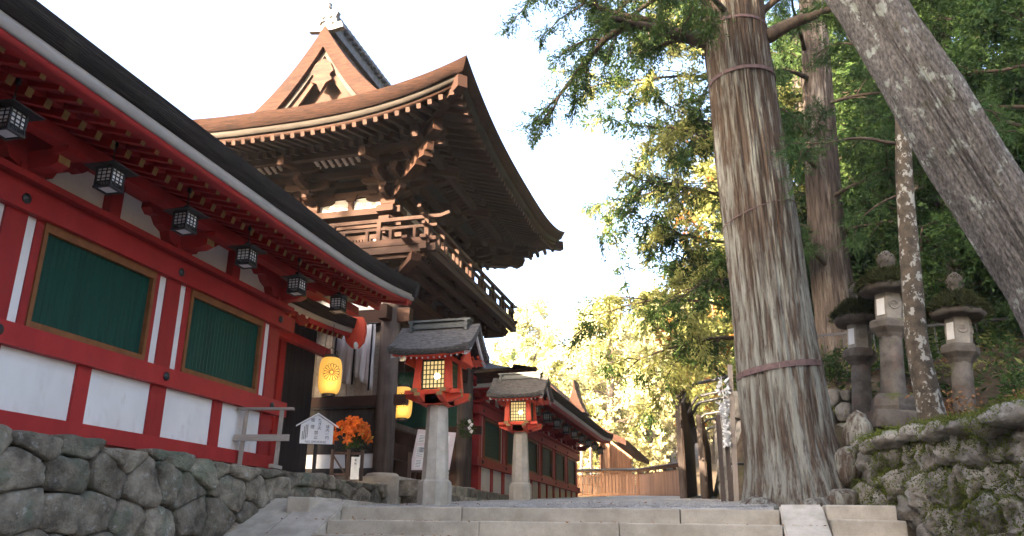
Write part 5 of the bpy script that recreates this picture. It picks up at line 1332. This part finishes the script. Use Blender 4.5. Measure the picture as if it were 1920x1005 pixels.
def limb_path(p0, d0, L, n, rng, droop=0.0, wob=.12):
    p = np.array(p0, float); d = np.array(d0, float); d /= np.linalg.norm(d); out = [p.copy()]
    for i in range(n):
        d = d+rng.normal(0, wob, 3)+np.array([0, 0, -droop]); d /= np.linalg.norm(d); p = p+d*L/n; out.append(p.copy())
    return np.array(out)
def sprays(paths, rng, per, leaves, spread, ll, lw, hang=.5, start=.2, twist=.9):
    """leaf-sized blades fanned out along twigs that leave each limb"""
    P = []; D = []; L = []
    for path in paths:
        n = len(path)-1
        for _ in range(per):
            t = start+(1-start)*rng.uniform()**.8; f = t*n; i = min(int(f), n-1); c = path[i]+(path[i+1]-path[i])*(f-i); d = path[i+1]-path[i]; d = d/np.linalg.norm(d)
            tw = d*.5+rng.normal(0, .7, 3); tw[2] -= hang*rng.uniform(.2, 1.2); tw /= np.linalg.norm(tw)
            Lt = spread*rng.uniform(.5, 1.3)
            for q in range(leaves):
                u = (q+1)/leaves
                dd = tw*.9+rng.normal(0, twist*.6, 3); dd[2] -= .15
                P.append(c+tw*Lt*u+rng.normal(0, .012, 3)); D.append(dd); L.append(ll*rng.uniform(.6, 1.3)*(1.15-.5*u))
    return np.array(P), np.array(D), np.array(L)
def tree(name, label, base, trunk_path, trunk_rad, bark, leafm, limbs, spray_args, seed, group=None, trunk_kw={}, cat='tree', rustm=None, rustp=.0):
    T = empty(name, base, 0, label, cat, group)
    rng = np.random.default_rng(seed)
    link('trunk', trunk_mesh('trunk', trunk_path, trunk_rad, bark, seed=seed, **trunk_kw), T)
    m = MB()
    allp = []
    for (p0, d0, L, r0, droop, subs) in limbs:
        path = limb_path(p0, d0, L, 9, rng, droop); m.tube(path, list(np.linspace(r0, r0*.22, 10)), 8); allp.append(path[3:])
        for k in range(subs):
            i = rng.integers(2, 9); dd = path[i]-path[i-1]; dd = dd/np.linalg.norm(dd)+rng.normal(0, .65, 3); dd[2] -= .1
            p2 = limb_path(path[i], dd, L*rng.uniform(.25, .5), 6, rng, droop*1.2); m.tube(p2, list(np.linspace(r0*.34, r0*.08, 7)), 5); allp.append(p2)
    if m.v: m.build('limbs', 'branch', T, True)
    P, D, Ln = sprays(allp, rng, **spray_args)
    lw = spray_args['lw']
    V, Q = leaf_quads(P, D, Ln, lw*rng.uniform(.7, 1.3, len(P)), rng)
    if rustm:
        nz = np.array([mnoise.noise((p[0]*1.2, p[1]*1.2, p[2]*1.2+seed)) for p in P]); mi = (nz > rustp).astype(int)
        link('crown', np_mesh('crown', V, Q, [leafm, rustm], midx=mi), T)
    else: link('crown', np_mesh('crown', V, Q, leafm), T)
    return T, len(P)
NL = 0
# the great cedar beside the steps
T, n = tree('cedar_tree', 'great cedar with lichened bark and steel bands beside the steps', (.8, 12.1, .3),
     [(.10, 0, -.5), (.08, 0, .3), (.03, 0, 1.0), (-.02, 0, 2.6), (-.10, 0, 5.5), (-.17, 0, 8.5), (-.28, 0, 13), (-.3, 0, 18)], [.80, .70, .605, .545, .525, .475, .42, .33], 'cedarbark', 'leafced',
     [((-.45, -.1, 7.55), (-1, -.05, .28), 2.0, .15, .02, 5), ((-1.9, -.25, 8.0), (-1, -.15, .05), 2.2, .07, .09, 7), ((-1.3, -.2, 7.95), (-.8, -.2, .5), 2.6, .06, .05, 7), ((-.5, .2, 8.7), (-1, .1, .35), 3.2, .10, .06, 10),
      ((-.6, -.4, 9.2), (-.8, -.6, .3), 3.2, .09, .07, 10), ((.25, -.1, 7.5), (1, -.05, .12), 1.5, .14, -.02, 3), ((1.5, -.2, 7.7), (1, .1, .25), 1.6, .08, .05, 5), ((.2, .1, 8.0), (.7, -.1, 1.2), 2.0, .07, .02, 4),
      ((-.4, .3, 9.8), (-.7, .6, .1), 3.0, .08, .08, 8), ((.3, .2, 10.5), (1, .3, .1), 3.2, .08, .07, 8), ((-.5, 0, 10.4), (-1, -.2, .1), 3.6, .08, .06, 10), ((-.3, -.4, 7.9), (-.5, -1, .2), 2.0, .05, .1, 5)],
     dict(per=46, leaves=13, spread=.30, ll=.085, lw=.022, hang=.5, start=.1), 41, trunk_kw=dict(seg=280, zs=200, ridge=.055, ridgef=32, flare=(1.3, .34), lump=.06))
NL += n
cedar = T
def band(z, rx, tilt, wd=.07):
    # steel band that follows the trunk as a closed hoop
    m = MB(); V = []; n = 40; cx = float(np.interp(z, [1, 2.6, 5.5, 8.5], [.03, -.02, -.10, -.17]))
    for k in range(n):
        a = 2*math.pi*k/n
        for dr, dz in ((0, -wd/2), (.012, -wd/2), (.012, wd/2), (0, wd/2)): V.append((cx+(rx+dr)*math.cos(a), (rx+dr)*math.sin(a), z+dz+tilt*math.cos(a)*rx))
    F = [(k*4+q, k*4+(q+1) % 4, ((k+1) % n)*4+(q+1) % 4, ((k+1) % n)*4+q) for k in range(n) for q in range(4)]
    m.add(V, F); m.build('steel_band', 'strap', cedar)
band(1.95, .595, .12, .085); band(6.75, .525, .04, .06); band(7.72, .505, -.02, .05); band(4.35, .565, .30, .014)
# burl and roots at its foot
for i, (x, y, z, a, b, c) in enumerate(((.72, -.35, .55, .22, .22, .30), (.95, -.15, .95, .20, .2, .34), (.62, -.62, .12, .30, .24, .16), (-.45, -.55, .05, .3, .25, .14), (.25, -.78, .05, .3, .22, .12))):
    boulder(cedar, 'root_burl', (x, y, z), (a, b, c), i+50, 'cedarbark')

# leaning lichen-grey trunk at the right edge
T, n = tree('leaning_tree', 'leaning grey trunk with pale lichen crossing the upper right corner', (3.75, 9.5, .9), [(.28, 0, -.6), (.15, 0, .2), (-.25, 0, 1.7), (-.80, 0, 3.2), (-1.58, 0, 5.5), (-2.5, 0, 8.2), (-3.2, .2, 11)], [.50, .44, .40, .385, .37, .33, .28], 'lichenbark', 'leafdark',
     [((-2.2, 0, 7.4), (1, .5, .6), 3, .07, .03, 6), ((-2.6, 0, 8.6), (-.3, -.3, 1), 3, .06, .03, 6), ((-2.7, 0, 9.4), (.8, -.6, .5), 3, .06, .05, 6)], dict(per=30, leaves=10, spread=.3, ll=.10, lw=.03, hang=.4), 42, trunk_kw=dict(seg=200, zs=150, ridge=.05, ridgef=26, lump=.12))
NL += n
# slender spotted tree in front of the lanterns
T, n = tree('slender_tree', 'slender young tree with pale spotted bark in front of the stone lanterns', (2.62, 11.6, 1.25), [(.03, 0, -.2), (0, 0, .3), (-.05, 0, 1.2), (.03, 0, 2.4), (.12, 0, 3.6), (.28, 0, 5), (.45, 0, 7.5)], [.185, .165, .145, .13, .115, .10, .05], 'spotbark', 'leaffine',
     [((.1, 0, 4.2), (-.8, -.2, .3), 1.6, .03, .08, 5), ((.15, 0, 4.8), (.8, .2, .4), 1.6, .03, .06, 5), ((.2, 0, 5.6), (-.6, .4, .6), 1.6, .03, .06, 5), ((.05, .0, 3.4), (-1, .1, .3), 1.0, .018, .1, 3)], dict(per=22, leaves=12, spread=.25, ll=.10, lw=.012, hang=.3), 43, trunk_kw=dict(seg=48, zs=70, ridge=.006, ridgef=10, lump=.10))
NL += n
# second cedar behind the lanterns
gz = ground_z(2.35, 17)
T, n = tree('cedar_tree', 'second tall dark cedar trunk behind the stone lanterns', (2.35, 17, gz), [(.02, 0, -.3), (.0, 0, .6), (0, 0, 2.5), (.1, 0, 5), (.3, 0, 8), (.4, 0, 14)], [.46, .42, .375, .33, .27, .16], 'cedarbark2', 'leaffine',
     [((0, -.2, 2.2+k*.75), (math.cos(2.2+k*2.1), -.5+.6*math.sin(k*1.7), .25), 2.2+.3*(k % 3), .05, .06, 7) for k in range(11)], dict(per=30, leaves=14, spread=.32, ll=.17, lw=.016, hang=.35), 44, trunk_kw=dict(seg=90, zs=100, ridge=.05, ridgef=14, flare=(.9, .12)))
NL += n
# cedar hidden behind the great trunk, its boughs hanging out to the left
T, n = tree('cedar_tree', 'cedar behind the great trunk with boughs hanging out over the path', (1.15, 18.3, 2.4), [(0, 0, -.3), (0, 0, 3), (0, 0, 7), (-.1, 0, 14)], [.42, .36, .3, .15], 'cedarbark2', 'leafced',
     [((0, 0, 1.6+k*.62), (-1, -.55+.8*math.sin(k*2.3), .22+.1*math.sin(k)), 3.4+.9*math.sin(k*1.3+.5), .05, .055, 9) for k in range(17)], dict(per=30, leaves=14, spread=.45, ll=.14, lw=.036, hang=.8), 45, trunk_kw=dict(seg=60, zs=60, ridge=.04, ridgef=14), rustm='leafolive', rustp=.02)  # olive patches put sunlit foliage into the crown colour
NL += n
print('hero leaves', NL)

# ------------------------------------------------------------------ woodland: four kinds of tree, each copied with its trunk, limbs and crown
def proto(name, kind, seed, H, leafm, rustm=None):
    rng = np.random.default_rng(seed)
    limbs = []
    if kind == 'cedar':
        for k in range(34):
            t = k/33; z = H*(.16+.82*t); a = k*2.4+rng.uniform(-.4, .4); L = (.24*H)*(1-t)**.7*rng.uniform(.75, 1.15)+.5
            limbs.append(((0, 0, z), (math.cos(a), math.sin(a), .30-.25*(1-t)), L, .05*(1-t)+.02, .05, 4))
        args = dict(per=9, leaves=13, spread=.60, ll=.26, lw=.07, hang=.6, start=.15); tr = [.030*H, .026*H, .018*H, .004*H]
    elif kind == 'broad':
        for k in range(22):
            t = k/21; z = H*(.20+.66*t); a = k*2.4+rng.uniform(-.4, .4); L = H*.30*(1-.55*t**2)*rng.uniform(.7, 1.15)
            limbs.append(((0, 0, z), (math.cos(a), math.sin(a), .35+.5*t), L, .07*(1-t)+.025, .01, 6))
        args = dict(per=9, leaves=13, spread=.65, ll=.24, lw=.12, hang=.25, start=.2, twist=1.6); tr = [.028*H, .022*H, .014*H, .005*H]
    elif kind == 'near':
        for k in range(24):
            t = k/23; z = H*(.14+.74*t); a = k*2.4+rng.uniform(-.4, .4); L = H*.29*(1-.55*t**2)*rng.uniform(.7, 1.15)
            limbs.append(((0, 0, z), (math.cos(a), math.sin(a), .30+.4*t), L, .06*(1-t)+.02, .03, 7))
        args = dict(per=17, leaves=16, spread=.55, ll=.125, lw=.05, hang=.45, start=.15, twist=1.3); tr = [.026*H, .021*H, .013*H, .004*H]
    else:      # open, fine-twigged
        for k in range(18):
            t = k/17; z = H*(.10+.80*t); a = k*2.4+rng.uniform(-.4, .4); L = H*.28*(1-.5*t)*rng.uniform(.6, 1.2)
            limbs.append(((0, 0, z), (math.cos(a), math.sin(a), .5), L, .04*(1-t)+.015, .03, 6))
        args = dict(per=8, leaves=11, spread=.5, ll=.17, lw=.085, hang=.3, start=.2, twist=1.5); tr = [.018*H, .016*H, .011*H, .003*H]
    T, n = tree(name, None, (0, 0, 0), [(0, 0, -.6), (rng.uniform(-.1, .1), 0, H*.3), (rng.uniform(-.2, .2), .1, H*.65), (0, 0, H*.97)], tr, 'cedarbark2', leafm, limbs, args, seed, trunk_kw=dict(seg=20, zs=26, ridge=.02, ridgef=8), rustm=rustm, rustp=.30)
    return T
used = set()
def plant(P, x, y, s, rz, label, group, zoff=0, leaf=None):
    if P.name not in used: T = P; used.add(P.name)
    else:
        T = P.copy(); col.objects.link(T)
        for ch in P.children:
            c = ch.copy(); col.objects.link(c); c.parent = T
    T.location = (x, y, ground_z(x, y)-.15+zoff); T.rotation_euler = (0, 0, rz); T.scale = (s, s, s)
    tag(T, label, 'tree', group)
    return T
r_ = random.Random(21)
pc = proto('conifer_tree', 'cedar', 51, 13, 'leafced')
pd = proto('evergreen_tree', 'broad', 52, 10, 'leafdark', 'leafced')
pn = proto('evergreen_tree', 'near', 57, 10, 'leafdark', 'leaffine')
po = proto('olive_tree', 'broad', 53, 10, 'leafolive', 'leafced')
pg = proto('golden_tree', 'broad', 54, 11, 'leafglare', 'leafolive')
pr = proto('rusty_tree', 'open', 55, 9, 'leafolive', 'leafrust')
pf = proto('young_tree', 'open', 56, 6, 'leaffine')
CN = dict(g1='dark evergreens on the near bank', g2='trees on the upper bank', g3='golden trees beyond the far fence', g4='trees over the retaining wall', g5='grove behind the viewer', g6='young trees on the bank')
# over the retaining wall, between big cedar and sky
for i, (P, x, y, s) in enumerate(((pr, 1.6, 23.5, 1.15), (pr, .9, 27.5, 1.25), (po, 2.2, 31, 1.15), (pc, 3.2, 24.5, 1.0), (po, .6, 41, 1.0), (pr, -.2, 36, .75))):
    plant(P, x, y, s, r_.uniform(0, 6), ['olive and rust tree nearest over the retaining wall', 'olive and rust tree leaning over the plank fence', 'round olive tree above the plank fence', 'dark conifer just behind the big cedar trunk', 'pale olive tree behind the picket fence', 'small twiggy rust tree at the end of the plank fence'][i], CN['g4'])
# near bank, right
near = ((pn, 5.6, 13.8, .9), (pn, 7.4, 16.5, 1.1), (pc, 4.9, 20.5, .95), (pn, 6.8, 21.5, 1.15), (pc, 9.0, 19.5, 1.1), (pn, 9.8, 14.2, 1.1), (pc, 3.6, 28.5, 1.1), (pd, 5.6, 26.5, 1.2), (pc, 8.2, 27.0, 1.2), (pd, 11.8, 23.0, 1.3), (pn, 4.6, 16.8, .62))
rank1 = [sorted(near, key=lambda q: q[1]/q[2]).index(q) for q in near]
for i, (P, x, y, s) in enumerate(near):
    plant(P, x, y, s, r_.uniform(0, 6), 'dark green evergreen on the bank behind the stone lanterns, %s from the left' % ORD[rank1[i]], CN['g1'])
for i in range(9):
    x, y = r_.uniform(2.2, 7.5), r_.uniform(15.0, 22)
    plant(pf, x, y, r_.uniform(.5, .95), r_.uniform(0, 6), 'young soft green tree under the dark evergreens', CN['g6'])
# upper bank
for i in range(22):
    x, y = r_.uniform(2, 26), r_.uniform(32, 48)
    P = (po, pg, pc, pg, po)[i % 5]
    plant(P, x, y, r_.uniform(1.0, 1.45), r_.uniform(0, 6), {'olive_tree': 'olive green tree lit on the upper bank', 'golden_tree': 'golden leaved tree glowing on the upper bank', 'conifer_tree': 'tall dark conifer on the upper bank'}[P.name.split('.')[0]], CN['g2'])
# bright wood beyond the far fence
for i in range(40):
    x, y = -34+i*1.45+r_.uniform(-1.2, 1.2), r_.uniform(50, 82)
    P = pg if i % 4 else po
    plant(P, x, y, r_.uniform(1.1, 1.6), r_.uniform(0, 6), 'golden sunlit tree in the bright wood beyond the far fence' if i % 4 else 'pale olive tree in the bright wood beyond the far fence', CN['g3'])
# grove behind the viewer: it stands between the low sun and the steps
for i, (x, y, s) in enumerate(((-11.5, -8, 1.5), (-8.5, -7, 1.6), (-5.5, -8, 1.7), (-2.5, -7.5, 1.7), (.5, -8, 1.6), (-10, -11.5, 1.8), (-6.5, -12, 1.9), (-3, -12, 1.9), (.5, -12.5, 1.9), (-8, -16, 2.1), (-4, -16.5, 2.1), (4, -10, 1.7))):
    plant(pd if i % 3 else pc, x, y, s, r_.uniform(0, 6), 'tall grove tree standing behind the viewer', CN['g5'], zoff=-.3 if i < 5 else 0)

for i, (x, y, s) in enumerate(((-18.2, -7.6, 1.75), (-21.5, -9.5, 1.7))):
    plant(pr, x, y, s, 1.3+i, 'open twiggy tree behind the near corridor roof', CN['g5'])
# ------------------------------------------------------------------ undergrowth
def tuft(name, label, x, y, n, h, matn, seed, cat='shrub', spread=.35, w_=.02, group='undergrowth on the bank'):
    rng = np.random.default_rng(seed); z = ground_z(x, y)
    T = empty(name, (x, y, z), 0, label, cat, group)
    m = MB(); P = []; D = []; L = []
    for k in range(7):
        a = rng.uniform(0, 6.28); top = np.array([math.cos(a)*spread*rng.uniform(.3, 1), math.sin(a)*spread*rng.uniform(.3, 1), h*rng.uniform(.6, 1.1)])
        m.tube([(0, 0, -.05), tuple(top*.5+np.array([0, 0, .05])), tuple(top)], [.009, .006, .003], 4)
        for q in range(n//7):
            t = rng.uniform(.25, 1); P.append(top*t+rng.normal(0, .06, 3)); D.append(np.array([top[0], top[1], .1])+rng.normal(0, .35, 3)); L.append(rng.uniform(.05, .11))
    m.build('stems', 'branch', T)
    V, Q = leaf_quads(np.array(P), np.array(D), np.array(L), w_*rng.uniform(.7, 1.4, len(P)), rng)
    link('leaves', np_mesh('leaves', V, Q, matn), T)
r_ = random.Random(61)
for i, (x, y, h, mt, lab) in enumerate(((3.0, 12.2, .5, 'leafdry', 'dry brown shrub at the foot of the right stone lantern'), (3.9, 12.0, .7, 'leafdark', 'green shrub right of the right stone lantern'), (4.3, 12.8, .9, 'leaffine', 'feathery green shrub near the leaning trunk'), (4.6, 11.2, .8, 'leafdark', 'dark shrub under the leaning trunk'),
        (3.6, 11.0, .35, 'leafdry', 'low dry brown plant on top of the rock wall'), (1.9, 14.9, .7, 'leafdark', 'dark shrub behind the left stone lantern'), (2.9, 14.6, .9, 'leaffine', 'feathery shrub between two stone lanterns'), (.5, 16.4, 1.0, 'leafolive', 'olive shrub spilling over the retaining wall'), (.4, 18.2, 1.2, 'leafolive', 'taller olive shrub farther along the retaining wall'), (.3, 21, 1.3, 'leafdark', 'dark shrub over the pipe stays'))):
    tuft('shrub', lab, x, y, 260 if h < .6 else 520, h, mt, 70+i, spread=.3+h*.3, w_=.03)
# dense low undergrowth over the bank, beyond counting
rng = np.random.default_rng(19); Pc = []; Dc = []; Lc = []
for k in range(900):
    y = rng.uniform(12.2, 30); x = hill_x(y)+.5+rng.uniform(0, 1)**1.3*9
    if 1.7 < x < 4.1 and y < 13.9: continue
    z = ground_z(float(x), float(y)); h = rng.uniform(.15, .75)
    for q in range(46):
        a = rng.uniform(0, 6.28); u = rng.uniform(.1, 1)
        Pc.append((x+math.cos(a)*u*.35, y+math.sin(a)*u*.35, z+h*(1-u*u*.6)*rng.uniform(.3, 1))); Dc.append((math.cos(a)+rng.normal(0, .5), math.sin(a)+rng.normal(0, .5), rng.normal(.15, .4))); Lc.append(rng.uniform(.07, .17))
V, Q = leaf_quads(np.array(Pc), np.array(Dc), np.array(Lc), rng.uniform(.03, .06, len(Pc)), rng)
o = link('undergrowth', np_mesh('undergrowth', V, Q, ['leafdark', 'leafolive', 'leafced'], midx=np.repeat(rng.integers(0, 3, len(Pc)//46+1), 46)[:len(Pc)])); tag(o, 'dense green undergrowth covering the bank', 'undergrowth', kind='stuff')
# fallen leaves on the bank
rng = np.random.default_rng(9); n = 5000
X = rng.uniform(1.9, 6, n); Y = rng.uniform(8.2, 16, n); keep = X > np.array([hill_x(y)+.25 for y in Y]); X, Y = X[keep], Y[keep]
P = np.stack([X, Y, [ground_z(float(a), float(b))+.0 for a, b in zip(X, Y)]], 1); D = rng.normal(0, 1, P.shape)*np.array([1, 1, .25])
V, Q = leaf_quads(P, D, rng.uniform(.03, .08, len(P)), rng.uniform(.015, .03, len(P)), rng)
o = link('fallen_leaves', np_mesh('fallen_leaves', V, Q, 'leafdry')); tag(o, 'brown fallen leaves scattered over the bank', 'leaves', kind='stuff')

rng = np.random.default_rng(29); n = 420
X = rng.uniform(-5.6, 1.0, n); K = rng.integers(0, 4, n); Yl = 10.08-K*TRD+rng.uniform(-.10, .06, n); Zl = np.array([step_z(x) for x in X])-K*RIS+.012
sel = K == 0; Yl[sel] = 10.05+rng.uniform(0, 1, sel.sum())**2*3; Zl[sel] = [path_z(max(x, -4.9), y)+.07 for x, y in zip(X[sel], Yl[sel])]
V, Q = leaf_quads(np.stack([X, Yl, Zl], 1), rng.normal(0, 1, (n, 3))*np.array([1, 1, .12]), rng.uniform(.02, .06, n), rng.uniform(.008, .022, n), rng)
o = link('scattered_leaves', np_mesh('scattered_leaves', V, Q, 'leafdry')); tag(o, 'few dry leaves and twigs lying on the steps and gravel', 'leaves', kind='stuff')
# ------------------------------------------------------------------ sunlit haze over the whole place
hm = bpy.data.materials.new('haze_air'); hm.use_nodes = True; hn = hm.node_tree.nodes
for x in list(hn):
    if x.type == 'BSDF_PRINCIPLED': hn.remove(x)
pv = hn.new('ShaderNodeVolumePrincipled'); pv.inputs['Density'].default_value = .0006; pv.inputs['Color'].default_value = (.96, .95, .92, 1)
hm.node_tree.links.new(pv.outputs[0], hn['Material Output'].inputs['Volume'])
o = link('haze', MB().bb(-720, 720, -720, 720, -4, 36).mesh('haze', hm)); tag(o, 'pale sunlit air over the shrine path', 'haze', kind='stuff')
